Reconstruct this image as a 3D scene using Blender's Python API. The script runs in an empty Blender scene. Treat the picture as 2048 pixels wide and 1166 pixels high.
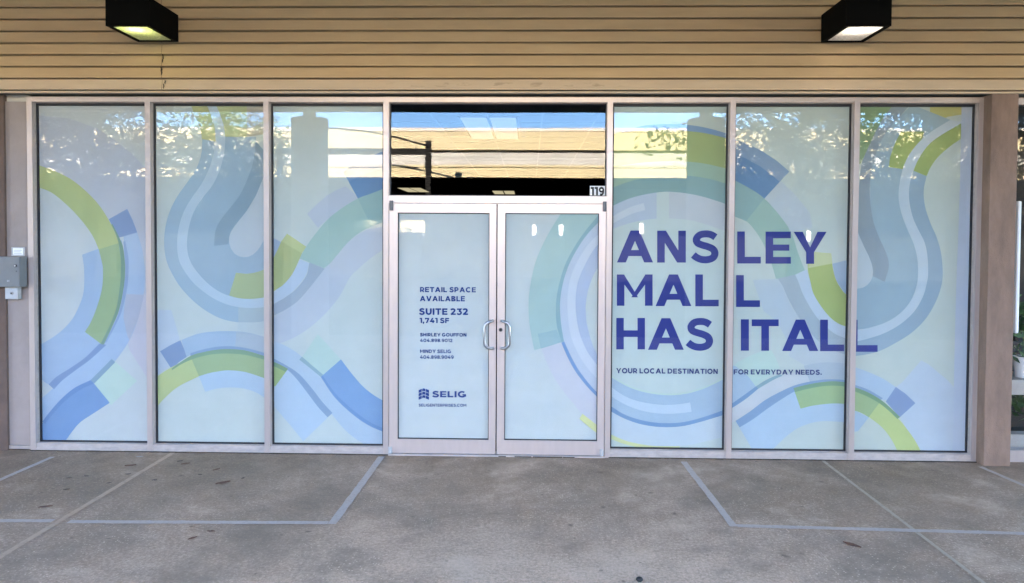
import bpy, bmesh, math, random
import numpy as np
from mathutils import Vector, Matrix
from mathutils.geometry import tessellate_polygon

random.seed(7)
SC = bpy.context.scene
COL = SC.collection

# ------------------------------------------------------------------ camera
F_PX = 1479.0
CAM = np.array([1.2473, -6.27, 1.8665])
YAW, PIT, ROLL, SHIFT = -0.0238, 0.0272, 0.0054, -66.69


def _rot():
    c, s = math.cos(YAW), math.sin(YAW)
    A = np.array([[c, -s, 0], [s, c, 0], [0, 0, 1]])
    c, s = math.cos(PIT), math.sin(PIT)
    B = np.array([[1, 0, 0], [0, c, -s], [0, s, c]])
    c, s = math.cos(ROLL), math.sin(ROLL)
    D = np.array([[c, 0, s], [0, 1, 0], [-s, 0, c]])
    return D @ B @ A


RT = _rot()                      # rows: right, forward, up
cd = bpy.data.cameras.new("camera")
cam = bpy.data.objects.new("camera", cd)
COL.objects.link(cam)
m = Matrix.Identity(4)
for i in range(3):
    m[i][0], m[i][1], m[i][2], m[i][3] = RT[0][i], RT[2][i], -RT[1][i], CAM[i]
cam.matrix_world = m
cd.sensor_width = 36
cd.lens = F_PX / 2048 * 36
cd.shift_y = SHIFT / 2048
cd.clip_start, cd.clip_end = 0.05, 2000
SC.camera = cam

# ------------------------------------------------------------------ light
SUN_EL, SUN_AZ = math.radians(19), math.radians(18)     # azimuth from +Y towards -X
w = bpy.data.worlds.new("World")
SC.world = w
w.use_nodes = True
nt = w.node_tree
sky = nt.nodes.new("ShaderNodeTexSky")
sky.sky_type = 'NISHITA'
sky.sun_disc = False
sky.sun_elevation = SUN_EL
sky.sun_rotation = -SUN_AZ
sky.air_density, sky.dust_density, sky.ozone_density = 0.75, 0.0, 4.0
bg = nt.nodes["Background"]
nt.links.new(sky.outputs[0], bg.inputs[0])
bg.inputs[1].default_value = 0.07
sd = bpy.data.lights.new("sun", 'SUN')
sd.energy, sd.angle, sd.color = 5.0, math.radians(0.5), (1.0, 0.89, 0.74)
sun = bpy.data.objects.new("sun", sd)
COL.objects.link(sun)
sv = Vector((-math.sin(SUN_AZ) * math.cos(SUN_EL), math.cos(SUN_AZ) * math.cos(SUN_EL), math.sin(SUN_EL)))
sun.rotation_euler = sv.to_track_quat('Z', 'Y').to_euler()
sun.location = sv * 40
SC.view_settings.view_transform = 'Standard'
SC.view_settings.look = 'None'
SC.view_settings.gamma = 1.0
SC.view_settings.exposure = 5.62
SC.cycles.use_denoising = True
SC.cycles.denoising_input_passes = 'RGB_ALBEDO_NORMAL'
SC.cycles.denoising_prefilter = 'ACCURATE'
SC.cycles.use_adaptive_sampling = False
SC.cycles.use_guiding = True
SC.cycles.max_bounces = 14
SC.cycles.diffuse_bounces = 6
SC.cycles.transparent_max_bounces = 24
SC.cycles.sample_clamp_indirect = 8

# ------------------------------------------------------------------ helpers


def at(px, py, Y=0.0):
    """the point of the vertical plane y = Y seen at photo pixel (px, py)"""
    d = RT.T @ np.array([(px - 1024) / F_PX, 1.0, (583 + SHIFT - py) / F_PX])
    p = CAM + d * ((Y - CAM[1]) / d[1])
    return p[0], p[2]


def gr(px, py, Z=0.0):
    d = RT.T @ np.array([(px - 1024) / F_PX, 1.0, (583 + SHIFT - py) / F_PX])
    p = CAM + d * ((Z - CAM[2]) / d[2])
    return p[0], p[1]


def s2l(c):
    return tuple(((v / 255) / 12.92 if v / 255 <= 0.04045 else ((v / 255 + 0.055) / 1.055) ** 2.4) for v in c)


def tag(o, label=None, cat=None, group=None, kind=None):
    if label: o['label'] = label
    if cat: o['category'] = cat
    if group: o['group'] = group
    if kind: o['kind'] = kind
    return o


def thing(name, label, cat, loc=(0, 0, 0), group=None):
    o = bpy.data.objects.new(name, None)
    o.empty_display_size = 0.1
    COL.objects.link(o)
    o.location = loc
    return tag(o, label, cat, group)


class MB:
    """collects shapes; build() links them as one mesh object"""

    def __init__(self):
        self.v, self.f, self.m, self.c = [], [], [], []

    def face(self, pts, mi=0, col=None):
        n = len(self.v)
        self.v += [tuple(p) for p in pts]
        self.f.append(tuple(range(n, n + len(pts))))
        self.m.append(mi)
        self.c.append(col)

    def grid(self, rows, mi=0, closed=False):
        n = len(self.v)
        L = len(rows[0])
        for r in rows: self.v += [tuple(p) for p in r]
        for i in range(len(rows) - 1):
            for j in range(L if closed else L - 1):
                k = (j + 1) % L
                self.f.append((n + i * L + j, n + i * L + k, n + (i + 1) * L + k, n + (i + 1) * L + j))
                self.m.append(mi)
                self.c.append(None)

    def box(self, x0, x1, y0, y1, z0, z1, mi=0, bev=0.0):
        if bev > 0:
            bm = bmesh.new()
            bmesh.ops.create_cube(bm, size=1)
            for v in bm.verts:
                v.co = Vector(((x0 + x1) / 2 + v.co.x * (x1 - x0), (y0 + y1) / 2 + v.co.y * (y1 - y0), (z0 + z1) / 2 + v.co.z * (z1 - z0)))
            bmesh.ops.bevel(bm, geom=bm.edges[:], offset=bev, segments=2, affect='EDGES', profile=0.6)
            self.addbm(bm, mi)
            return
        n = len(self.v)
        self.v += [(x, y, z) for x in (x0, x1) for y in (y0, y1) for z in (z0, z1)]
        for q in ((0, 1, 3, 2), (4, 6, 7, 5), (0, 4, 5, 1), (2, 3, 7, 6), (0, 2, 6, 4), (1, 5, 7, 3)):
            self.f.append(tuple(n + i for i in q))
            self.m.append(mi)
            self.c.append(None)

    def addbm(self, bm, mi=0):
        n = len(self.v)
        bm.verts.index_update()
        self.v += [tuple(v.co) for v in bm.verts]
        for f in bm.faces:
            self.f.append(tuple(n + v.index for v in f.verts))
            self.m.append(mi)
            self.c.append(None)
        bm.free()

    def tube(self, pts, r, n=12, mi=0, cap=True):
        pts = [Vector(p) for p in pts]
        rs = r if isinstance(r, (list, tuple)) else [r] * len(pts)
        rows = []
        up = None
        for i, p in enumerate(pts):
            t = (pts[min(i + 1, len(pts) - 1)] - pts[max(i - 1, 0)]).normalized()
            if up is None:
                up = Vector((0, 0, 1)) if abs(t.z) < 0.9 else Vector((1, 0, 0))
            a = t.cross(up).normalized()
            b = a.cross(t).normalized()
            up = b
            rows.append([p + (a * math.cos(2 * math.pi * k / n) + b * math.sin(2 * math.pi * k / n)) * rs[i] for k in range(n)])
        self.grid(rows, mi, True)
        if cap:
            self.face(list(reversed(rows[0])), mi)
            self.face(rows[-1], mi)

    def lathe(self, prof, cx, cy, n=32, mi=0):
        self.grid([[(cx + r * math.cos(2 * math.pi * k / n), cy + r * math.sin(2 * math.pi * k / n), z) for k in range(n)] for r, z in prof], mi, True)

    def build(self, name, mats, parent=None, smooth=False, fixn=True):
        me = bpy.data.meshes.new(name)
        me.from_pydata(self.v, [], self.f)
        if not isinstance(mats, (list, tuple)): mats = [mats]
        for x in mats: me.materials.append(x)
        me.polygons.foreach_set("material_index", self.m)
        if any(c is not None for c in self.c):
            a = me.color_attributes.new("print", 'FLOAT_COLOR', 'CORNER')
            buf = []
            for f, c in zip(self.f, self.c):
                buf += (list(c) + [1.0]) * len(f)
            a.data.foreach_set("color", buf)
        if fixn:
            bm = bmesh.new()
            bm.from_mesh(me)
            bmesh.ops.recalc_face_normals(bm, faces=bm.faces[:])
            bm.to_mesh(me)
            bm.free()
        if smooth:
            me.polygons.foreach_set("use_smooth", [True] * len(me.polygons))
        me.update()
        o = bpy.data.objects.new(name, me)
        COL.objects.link(o)
        if parent:
            o.parent = parent
            w = Vector((0, 0, 0))
            q = parent
            while q:
                w += q.location
                q = q.parent
            me.transform(Matrix.Translation(-w))
        return o


# ------------------------------------------------------------------ materials
def mat(name, rgb, rough=0.6, metal=0.0, noise=0.0, nscale=8.0, bump=0.0, bscale=60.0, spec=0.5, stretch=None, emit=None):
    m = bpy.data.materials.new(name)
    m.use_nodes = True
    t = m.node_tree
    b = t.nodes["Principled BSDF"]
    b.inputs["Base Color"].default_value = (*rgb, 1)
    b.inputs["Roughness"].default_value = rough
    b.inputs["Metallic"].default_value = metal
    b.inputs["Specular IOR Level"].default_value = spec
    tc = t.nodes.new("ShaderNodeTexCoord")
    src = tc.outputs["Object"]
    if stretch:
        mp = t.nodes.new("ShaderNodeMapping")
        mp.inputs["Scale"].default_value = stretch
        t.links.new(src, mp.inputs[0])
        src = mp.outputs[0]
    if noise > 0:
        n = t.nodes.new("ShaderNodeTexNoise")
        n.inputs["Scale"].default_value = nscale
        n.inputs["Detail"].default_value = 8
        n.inputs["Roughness"].default_value = 0.65
        t.links.new(src, n.inputs["Vector"])
        r = t.nodes.new("ShaderNodeMapRange")
        r.inputs[1].default_value, r.inputs[2].default_value = 0.3, 0.7
        r.inputs[3].default_value, r.inputs[4].default_value = 1 - noise, 1 + noise
        t.links.new(n.outputs[0], r.inputs[0])
        mx = t.nodes.new("ShaderNodeVectorMath")
        mx.operation = 'SCALE'
        mx.inputs[0].default_value = rgb
        t.links.new(r.outputs[0], mx.inputs["Scale"])
        t.links.new(mx.outputs[0], b.inputs["Base Color"])
    if bump > 0:
        n2 = t.nodes.new("ShaderNodeTexNoise")
        n2.inputs["Scale"].default_value = bscale
        n2.inputs["Detail"].default_value = 5
        t.links.new(src, n2.inputs["Vector"])
        bp = t.nodes.new("ShaderNodeBump")
        bp.inputs["Strength"].default_value = bump
        bp.inputs["Distance"].default_value = 0.01
        t.links.new(n2.outputs[0], bp.inputs["Height"])
        t.links.new(bp.outputs[0], b.inputs["Normal"])
    if emit:
        b.inputs["Emission Color"].default_value = (*emit[0], 1)
        b.inputs["Emission Strength"].default_value = emit[1]
    return m


def mat_glass(name, wave=0.0, wscale=1.2, tint=(1, 1, 1), ior=1.5):
    m = bpy.data.materials.new(name)
    m.use_nodes = True
    t = m.node_tree
    t.nodes.clear()
    out = t.nodes.new("ShaderNodeOutputMaterial")
    tr = t.nodes.new("ShaderNodeBsdfTransparent")
    tr.inputs[0].default_value = (*tint, 1)
    gl = t.nodes.new("ShaderNodeBsdfGlossy")
    gl.inputs["Roughness"].default_value = 0.0
    mx = t.nodes.new("ShaderNodeMixShader")
    fr = t.nodes.new("ShaderNodeFresnel")
    ge = t.nodes.new("ShaderNodeNewGeometry")
    mr = t.nodes.new("ShaderNodeMapRange")
    mr.inputs[3].default_value, mr.inputs[4].default_value = ior, 1 / ior
    t.links.new(ge.outputs["Backfacing"], mr.inputs[0])
    t.links.new(mr.outputs[0], fr.inputs["IOR"])
    t.links.new(fr.outputs[0], mx.inputs[0])
    t.links.new(tr.outputs[0], mx.inputs[1])
    t.links.new(gl.outputs[0], mx.inputs[2])
    t.links.new(mx.outputs[0], out.inputs[0])
    if wave > 0:
        tc = t.nodes.new("ShaderNodeTexCoord")
        n = t.nodes.new("ShaderNodeTexNoise")
        n.inputs["Scale"].default_value = wscale
        n.inputs["Detail"].default_value = 0.0
        t.links.new(tc.outputs["Object"], n.inputs["Vector"])
        bp = t.nodes.new("ShaderNodeBump")
        bp.inputs["Strength"].default_value = 1.0
        bp.inputs["Distance"].default_value = wave
        t.links.new(n.outputs[0], bp.inputs["Height"])
        t.links.new(bp.outputs[0], gl.inputs["Normal"])
    return m


def mat_print(name):
    """printed vinyl: flat print colours stored per face"""
    m = bpy.data.materials.new(name)
    m.use_nodes = True
    t = m.node_tree
    b = t.nodes["Principled BSDF"]
    a = t.nodes.new("ShaderNodeVertexColor")
    a.layer_name = "print"
    tc = t.nodes.new("ShaderNodeTexCoord")
    n = t.nodes.new("ShaderNodeTexNoise")
    n.inputs["Scale"].default_value = 5
    n.inputs["Detail"].default_value = 9
    n.inputs["Roughness"].default_value = 0.72
    t.links.new(tc.outputs["Object"], n.inputs["Vector"])
    r = t.nodes.new("ShaderNodeMapRange")
    r.inputs[1].default_value, r.inputs[2].default_value = 0.3, 0.7
    r.inputs[3].default_value, r.inputs[4].default_value = 0.965, 1.035
    t.links.new(n.outputs[0], r.inputs[0])
    mx = t.nodes.new("ShaderNodeVectorMath")
    mx.operation = 'SCALE'
    t.links.new(a.outputs[0], mx.inputs[0])
    t.links.new(r.outputs[0], mx.inputs["Scale"])
    t.links.new(mx.outputs[0], b.inputs["Base Color"])
    b.inputs["Roughness"].default_value = 0.5
    b.inputs["Specular IOR Level"].default_value = 0.1
    return m


def mat_concrete():
    m = bpy.data.materials.new("walkway_concrete")
    m.use_nodes = True
    t = m.node_tree
    N, L = t.nodes, t.links
    b = N["Principled BSDF"]
    tc = N.new("ShaderNodeTexCoord")
    P = tc.outputs["Object"]

    def noise(scale, detail=6, rough=0.6, vec=None):
        n = N.new("ShaderNodeTexNoise")
        n.inputs["Scale"].default_value = scale
        n.inputs["Detail"].default_value = detail
        n.inputs["Roughness"].default_value = rough
        L.new(vec or P, n.inputs["Vector"])
        return n.outputs[0]

    def rng(x, a, b_, c, d):
        r = N.new("ShaderNodeMapRange")
        for i, v in enumerate((a, b_, c, d)): r.inputs[i + 1].default_value = v
        L.new(x, r.inputs[0])
        return r.outputs[0]

    def math_(op, x, y):
        q = N.new("ShaderNodeMath")
        q.operation = op
        for i, v in enumerate((x, y)):
            if isinstance(v, (int, float)): q.inputs[i].default_value = v
            else: L.new(v, q.inputs[i])
        return q.outputs[0]

    def mixc(fac, c1, c2):
        q = N.new("ShaderNodeMix")
        q.data_type = 'RGBA'
        L.new(fac, q.inputs[0])
        for i, v in ((6, c1), (7, c2)):
            if isinstance(v, tuple): q.inputs[i].default_value = (*v, 1)
            else: L.new(v, q.inputs[i])
        return q.outputs[2]

    # before the doors: worn paler, with brighter light painted in; edges browner
    big = rng(noise(0.55, 4, 0.55), 0.36, 0.64, 0, 1)
    mid = rng(noise(2.6, 8, 0.7), 0.32, 0.68, 0, 1)
    c = mixc(big, (0.399, 0.288, 0.204), (0.598, 0.442, 0.330))
    c = mixc(math_('MULTIPLY', mid, 0.55), c, (0.350, 0.233, 0.151))
    # fine aggregate
    fine = noise(95, 4, 0.75)
    c = mixc(rng(fine, 0.30, 0.52, 0.55, 0.0), c, (0.174, 0.127, 0.089))
    vo = N.new("ShaderNodeTexVoronoi")
    vo.inputs["Scale"].default_value = 60
    L.new(P, vo.inputs["Vector"])
    stones = rng(vo.outputs["Distance"], 0.16, 0.34, 1, 0)
    se = N.new("ShaderNodeSeparateColor")
    L.new(vo.outputs["Color"], se.inputs[0])
    pick = rng(se.outputs[0], 0.62, 0.70, 0, 1)
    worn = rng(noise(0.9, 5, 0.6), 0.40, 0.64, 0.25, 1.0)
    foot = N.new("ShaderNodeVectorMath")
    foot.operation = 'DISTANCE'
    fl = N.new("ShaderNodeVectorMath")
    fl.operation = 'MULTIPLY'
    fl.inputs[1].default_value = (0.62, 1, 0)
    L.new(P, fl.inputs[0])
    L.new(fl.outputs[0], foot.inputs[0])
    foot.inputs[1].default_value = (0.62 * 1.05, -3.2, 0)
    tread_light = math_('MULTIPLY', rng(foot.outputs["Value"], 0.3, 2.0, 1, 0), rng(noise(1.7, 6, 0.65), 0.28, 0.58, 0.35, 1.0))
    c = mixc(tread_light, c, (0.817, 0.598, 0.427))  # pale wear plus the open sky's brighter light, mixed into the colour
    g1 = noise(46, 6, 0.8)
    c = mixc(rng(g1, 0.36, 0.52, 0.55, 0.0), c, (0.234, 0.157, 0.104))
    c = mixc(rng(g1, 0.52, 0.66, 0.0, 0.45), c, (0.863, 0.647, 0.463))
    cl = noise(1.25, 9, 0.68)
    c = mixc(rng(cl, 0.36, 0.52, 0.8, 0.0), c, (0.269, 0.207, 0.152))
    c = mixc(rng(cl, 0.54, 0.66, 0.0, 0.5), c, (0.798, 0.614, 0.459))
    c = mixc(math_('MULTIPLY', math_('MULTIPLY', stones, pick), worn), c, (0.840, 0.656, 0.478))
    # old chewing gum and drips
    v2 = N.new("ShaderNodeTexVoronoi")
    v2.inputs["Scale"].default_value = 3.1
    v2.inputs["Randomness"].default_value = 1
    wob = N.new("ShaderNodeVectorMath")
    wob.operation = 'ADD'
    nv = N.new("ShaderNodeTexNoise")
    nv.inputs["Scale"].default_value = 14
    L.new(P, nv.inputs["Vector"])
    sc = N.new("ShaderNodeVectorMath")
    sc.operation = 'SCALE'
    sc.inputs["Scale"].default_value = 0.035
    L.new(nv.outputs["Color"], sc.inputs[0])
    L.new(P, wob.inputs[0])
    L.new(sc.outputs[0], wob.inputs[1])
    L.new(wob.outputs[0], v2.inputs["Vector"])
    se2 = N.new("ShaderNodeSeparateColor")
    L.new(v2.outputs["Color"], se2.inputs[0])
    spot = math_('MULTIPLY', rng(v2.outputs["Distance"], 0.03, 0.085, 1, 0), rng(se2.outputs[0], 0.45, 0.5, 0, 0.6))
    c = mixc(spot, c, (0.129, 0.093, 0.068))
    v3 = N.new("ShaderNodeTexVoronoi")
    v3.inputs["Scale"].default_value = 9
    L.new(wob.outputs[0], v3.inputs["Vector"])
    se3 = N.new("ShaderNodeSeparateColor")
    L.new(v3.outputs["Color"], se3.inputs[0])
    spot3 = math_('MULTIPLY', rng(v3.outputs["Distance"], 0.06, 0.13, 1, 0), rng(se3.outputs[1], 0.60, 0.64, 0, 0.62))
    c = mixc(spot3, c, (0.170, 0.122, 0.085))
    # brown grime plus painted shade, darker towards the shopfront
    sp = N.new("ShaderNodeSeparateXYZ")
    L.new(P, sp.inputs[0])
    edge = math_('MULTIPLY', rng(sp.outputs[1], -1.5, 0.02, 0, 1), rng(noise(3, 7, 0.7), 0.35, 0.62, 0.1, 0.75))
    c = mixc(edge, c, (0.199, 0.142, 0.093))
    L.new(c, b.inputs["Base Color"])
    b.inputs["Roughness"].default_value = 0.85
    b.inputs["Specular IOR Level"].default_value = 0.3
    bp = N.new("ShaderNodeBump")
    bp.inputs["Strength"].default_value = 0.4
    bp.inputs["Distance"].default_value = 0.003
    L.new(math_('ADD', fine, math_('MULTIPLY', stones, 0.4)), bp.inputs["Height"])
    L.new(bp.outputs[0], b.inputs["Normal"])
    return m


def mat_worn(name, c1, c2, wear=0.5, scale=26):
    m = mat(name, c1, 0.8)
    t = m.node_tree
    N, L = t.nodes, t.links
    tc = N.new("ShaderNodeTexCoord")
    n = N.new("ShaderNodeTexNoise")
    n.inputs["Scale"].default_value = scale
    n.inputs["Detail"].default_value = 9
    n.inputs["Roughness"].default_value = 0.75
    L.new(tc.outputs["Object"], n.inputs["Vector"])
    r = N.new("ShaderNodeMapRange")
    r.inputs[1].default_value, r.inputs[2].default_value = 0.42 + 0.2 * (1 - wear), 0.75
    L.new(n.outputs[0], r.inputs[0])
    q = N.new("ShaderNodeMix")
    q.data_type = 'RGBA'
    q.inputs[6].default_value = (*c1, 1)
    q.inputs[7].default_value = (*c2, 1)
    L.new(r.outputs[0], q.inputs[0])
    L.new(q.outputs[2], N["Principled BSDF"].inputs["Base Color"])
    return m


M = {}
M['siding'] = mat("tan_siding_paint", (0.48, 0.35, 0.205), 0.55, noise=0.07, nscale=3, bump=0.12, bscale=140, stretch=(0.6, 1, 4))
M['siding_low'] = mat("faded_siding_paint", (0.53, 0.41, 0.285), 0.6, noise=0.06, nscale=4, bump=0.1, bscale=140, stretch=(0.6, 1, 4))
M['gap'] = mat("dark_gap", (0.012, 0.010, 0.009), 0.9)
M['frame'] = mat("pale_aluminium", (0.48, 0.41, 0.385), 0.36, 0.4, noise=0.05, nscale=9, bump=0.05, bscale=40, stretch=(3, 3, 0.6))
M['door'] = mat("door_aluminium", (0.54, 0.46, 0.435), 0.36, 0.4, noise=0.04, nscale=9, stretch=(3, 3, 0.6))
M['sill'] = mat("sill_aluminium", (0.42, 0.37, 0.35), 0.5, 0.15, noise=0.16, nscale=14, stretch=(1, 1, 2))
M['gasket'] = mat("black_rubber", (0.010, 0.010, 0.014), 0.6)
M['steel'] = mat("brushed_steel", (0.42, 0.42, 0.44), 0.28, 0.9)
M['darksteel'] = mat("dark_steel", (0.10, 0.10, 0.11), 0.4, 0.8)
M['stucco'] = mat("brown_stucco", (0.25, 0.162, 0.12), 0.9, noise=0.24, nscale=3.5, bump=0.7, bscale=120, stretch=(2.2, 2.2, 0.8))
M['panel'] = mat("white_stucco_panel", (0.31, 0.255, 0.235), 0.7, noise=0.10, nscale=4, bump=0.45, bscale=170)
M['black'] = mat("black_lamp_metal", (0.003, 0.003, 0.003), 0.7, spec=0.05)
M['liner'] = mat("white_reflector", (0.40, 0.40, 0.38), 0.5, bump=0.25, bscale=90)
M['grey'] = mat("grey_enamel", (0.160, 0.165, 0.170), 0.5, noise=0.06, nscale=10)
M['greyp'] = mat("pale_grey_metal", (0.42, 0.42, 0.43), 0.5, noise=0.1, nscale=20)
M['white'] = mat("white_paint", (0.78, 0.78, 0.77), 0.5)
M['black_ink'] = mat("black_ink", (0.012, 0.012, 0.013), 0.6)
M['soffit'] = mat("soffit_paint", (0.55, 0.52, 0.46), 0.8, noise=0.05, nscale=2)
M['print'] = mat_print("printed_vinyl")
M['glass'] = mat_glass("window_glass", 0.00028, 1.0, ior=1.37)
M['glassb'] = mat_glass("transom_glass", 0.0003, 1.3, ior=1.36)
M['indigo'] = mat("indigo_vinyl", (0.030, 0.042, 0.200), 0.4, spec=0.1)
M['navy'] = mat("navy_vinyl", (0.020, 0.052, 0.20), 0.4, spec=0.1)
M['slate'] = mat("slate_vinyl", (0.032, 0.048, 0.15), 0.4, spec=0.1)
M['asphalt'] = mat("asphalt", (0.034, 0.033, 0.032), 0.95, spec=0.0, noise=0.25, nscale=3, bump=0.4, bscale=120)
M['kerb'] = mat("kerb_concrete", (0.34, 0.33, 0.31), 0.85, noise=0.15, nscale=6)
M['cream'] = mat("cream_fascia", (0.35, 0.292, 0.172), 0.7, noise=0.06, nscale=0.8)
M['greyband'] = mat("grey_metal_band", (0.25, 0.245, 0.235), 0.6, noise=0.22, nscale=1.2, stretch=(0.5, 1, 4))
M['shade'] = mat("dark_shade", (0.012, 0.012, 0.012), 0.9, spec=0.0)  # near black; shade under the opposite canopy is put into this colour
M['bark'] = mat("bark", (0.10, 0.075, 0.055), 0.9, noise=0.3, nscale=10, bump=0.6, bscale=30)
M['leaf'] = mat("tree_leaf", (0.055, 0.095, 0.028), 0.5, noise=0.35, nscale=3)
M['dryleaf'] = mat("dry_leaf", (0.16, 0.075, 0.045), 0.7, noise=0.3, nscale=60)
M['darkleaf'] = mat("dark_dry_leaf", (0.06, 0.042, 0.032), 0.7, noise=0.3, nscale=60)
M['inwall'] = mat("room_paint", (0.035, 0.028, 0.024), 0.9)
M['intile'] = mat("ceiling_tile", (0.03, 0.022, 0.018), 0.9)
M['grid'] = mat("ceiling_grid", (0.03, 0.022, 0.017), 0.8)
M['beige'] = mat("beige_ledge", (0.40, 0.36, 0.32), 0.7, noise=0.08, nscale=6)
M['plant'] = mat("potted_leaf", (0.045, 0.10, 0.022), 0.5, noise=0.4, nscale=8)
M['dirt_shade'] = mat("dirt_shade", (0.03, 0.022, 0.016), 1.0)  # dirt tone that also paints the contact shadow at the frame
M['tape'] = mat_worn("grey_tape", (0.53, 0.455, 0.41), (0.40, 0.315, 0.24), 0.75, 40)
M['seal'] = mat_worn("joint_sealant", (0.54, 0.39, 0.275), (0.33, 0.24, 0.17), 0.6, 18)
M['seal2'] = mat_worn("pale_joint_sealant", (0.50, 0.40, 0.295), (0.30, 0.235, 0.18), 0.6, 18)

def rub(m):
    t = m.node_tree
    N, L = t.nodes, t.links
    b = N["Principled BSDF"]
    src = b.inputs["Base Color"].links[0].from_socket
    tc = N.new("ShaderNodeTexCoord")
    mp = N.new("ShaderNodeMapping")
    mp.inputs["Scale"].default_value = (6.5, 1, 16)
    L.new(tc.outputs["Object"], mp.inputs[0])
    n = N.new("ShaderNodeTexNoise")
    n.inputs["Scale"].default_value = 1.0
    n.inputs["Detail"].default_value = 6
    L.new(mp.outputs[0], n.inputs["Vector"])

    def rg(x, a, b_, c=0.0, d=1.0):
        q = N.new("ShaderNodeMapRange")
        for i, v in enumerate((a, b_, c, d)): q.inputs[i + 1].default_value = v
        L.new(x, q.inputs[0])
        return q.outputs[0]

    def mul(x, y):
        q = N.new("ShaderNodeMath")
        q.operation = 'MULTIPLY'
        L.new(x, q.inputs[0])
        L.new(y, q.inputs[1])
        return q.outputs[0]
    sp = N.new("ShaderNodeSeparateXYZ")
    L.new(tc.outputs["Object"], sp.inputs[0])
    k = mul(rg(n.outputs[0], 0.54, 0.62), mul(rg(sp.outputs[0], 0.0, 0.15), rg(sp.outputs[0], 2.1, 1.9)))
    k = mul(k, mul(rg(sp.outputs[2], 0.035, 0.05), rg(sp.outputs[2], 0.085, 0.07, 0.0, 0.55)))
    q = N.new("ShaderNodeMix")
    q.data_type = 'RGBA'
    L.new(k, q.inputs[0])
    L.new(src, q.inputs[6])
    q.inputs[7].default_value = (0.27, 0.20, 0.135, 1)
    L.new(q.outputs[2], b.inputs["Base Color"])


rub(M['siding_low'])

# ------------------------------------------------------------------ ground
o = MB()
o.face([(-150, -150, -0.13), (150, -150, -0.13), (150, 150, -0.13), (-150, 150, -0.13)])
tag(o.build("parking_lot", M['asphalt']), kind='structure')
o = MB()
o.box(-30, 30, -7.45, 0.03, -0.2, 0.0)
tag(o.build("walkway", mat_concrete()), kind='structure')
o = MB()
o.box(-30, 30, -7.6, -7.452, -0.2, 0.003, bev=0.012)
tag(o.build("kerb", M['kerb']), kind='structure')

# ------------------------------------------------------------------ siding wall overhead
YS = -0.105
ZS = at(1000, 183.5, YS)[1]
PITCH = 0.0988
siding = thing("siding_wall", "tan horizontal lap siding above the shop windows, faded along its lowest board", "wall", (0, YS, ZS))
XSEAM = at(323, 130, YS)[0]
b1, b2, b3 = MB(), MB(), MB()
NB = 21
for i in range(NB):
    z0 = ZS + i * PITCH
    z1 = z0 + PITCH
    for x0, x1 in ((-9, XSEAM - 0.0012), (XSEAM + 0.0012, 12)):
        mb = b2 if i == 0 else b1
        # sloping board face with a rolled lip at its foot
        prof = [(YS + 0.045, z0 + 0.0155), (YS + 0.001, z0 + 0.0145), (YS - 0.003, z0 + 0.0165), (YS - 0.004, z0 + 0.020),
                (YS - 0.003, z0 + 0.023), (YS + 0.000, z0 + 0.026), (YS + 0.011, z1 - 0.004), (YS + 0.013, z1 + 0.0015), (YS + 0.008, z1 + 0.003), (YS + 0.009, z1 + 0.0055), (YS + 0.045, z1 + 0.0055)]
        xs = [x0 + (x1 - x0) * k / 40 for k in range(41)]
        rows = []
        for x in xs:
            wv = 0.0006 * math.sin(x * 1.9 + i * 2.1) + 0.0004 * math.sin(x * 5.3 + i)
            rows.append([(x, y, z + wv) for y, z in prof])
        mb.grid(rows)
b3.box(-9, 12, YS + 0.046, YS + 0.06, ZS - 0.0, ZS + NB * PITCH + 0.05)
bk = b3.build("backing", M['gap'], siding)
b1.build("boards", M['siding'], siding)
b2.build("bottom_board", M['siding_low'], siding)['label'] = "faded pinkish bottom board with faint rubbed marks"
# drip trim under the lowest board and the return soffit back to the windows
d = MB()
d.box(-9, 12, YS - 0.006, YS + 0.03, ZS - 0.012, ZS + 0.0035)
d.build("drip_edge", M['siding_low'], siding)
d = MB()
d.box(-9, 12, YS + 0.031, 0.30, ZS - 0.006, ZS + 0.0)
d.build("soffit_return", M['gap'] if False else mat("return_paint", (0.16, 0.135, 0.105), 0.7, noise=0.1), siding)
# cracked joint patches on the lower boards
d = MB()
for (px, py, wpx, hpx) in ((325.5, 117, 3.2, 17), (322.5, 142, 3.6, 17), (328, 169, 7, 17)):
    cx, cz = at(px, py, YS)
    wv, hv = wpx / 243, hpx / 243
    for k in range(5):
        zz = cz + hv * (0.5 - k / 5)
        xx = cx + random.uniform(-0.3, 0.3) * wv
        d.box(xx, xx + random.uniform(0.002, 0.006), YS - 0.0045, YS + 0.01, zz - hv / 5 * 0.9, zz)
d.build("cracked_joint", M['gap'], siding)['label'] = "dark broken seam between board ends"

# upper wall and roof of our own block: what shades the walkway
rf = thing("shop_roof", "flat roof over the shops behind the siding, with an added shading parapet", "roof", (0, 5, 5.6))
d = MB()
d.box(-30, 30, -7.2, 22, 5.55, 5.85)
d.box(-30, 30, -7.2, -6.9, 5.851, 7.6)  # unseen parapet, raised so its shadow covers the car park
d.build("roof_deck", M['kerb'], rf)
d = MB()
d.box(-30, 30, -0.02, 0.30, ZS + 0.01, 5.54)
d.build("upper_wall", M['kerb'], rf)

# ------------------------------------------------------------------ canopy with columns (seen in the glass)
SOF = 4.18
cn = thing("walkway_canopy", "deep covered-walk canopy with pale soffit, its dark edge reflected along the window tops", "canopy", (0, -3.5, SOF))
d = MB()
d.box(-30, 30, -7.0, YS - 0.004, SOF, SOF + 0.05)
d.build("soffit", M['soffit'], cn)
d = MB()
d.box(-30, 30, -7.2, -7.002, SOF - 0.02, 5.54)
d.build("fascia", M['siding'], cn)


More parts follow.
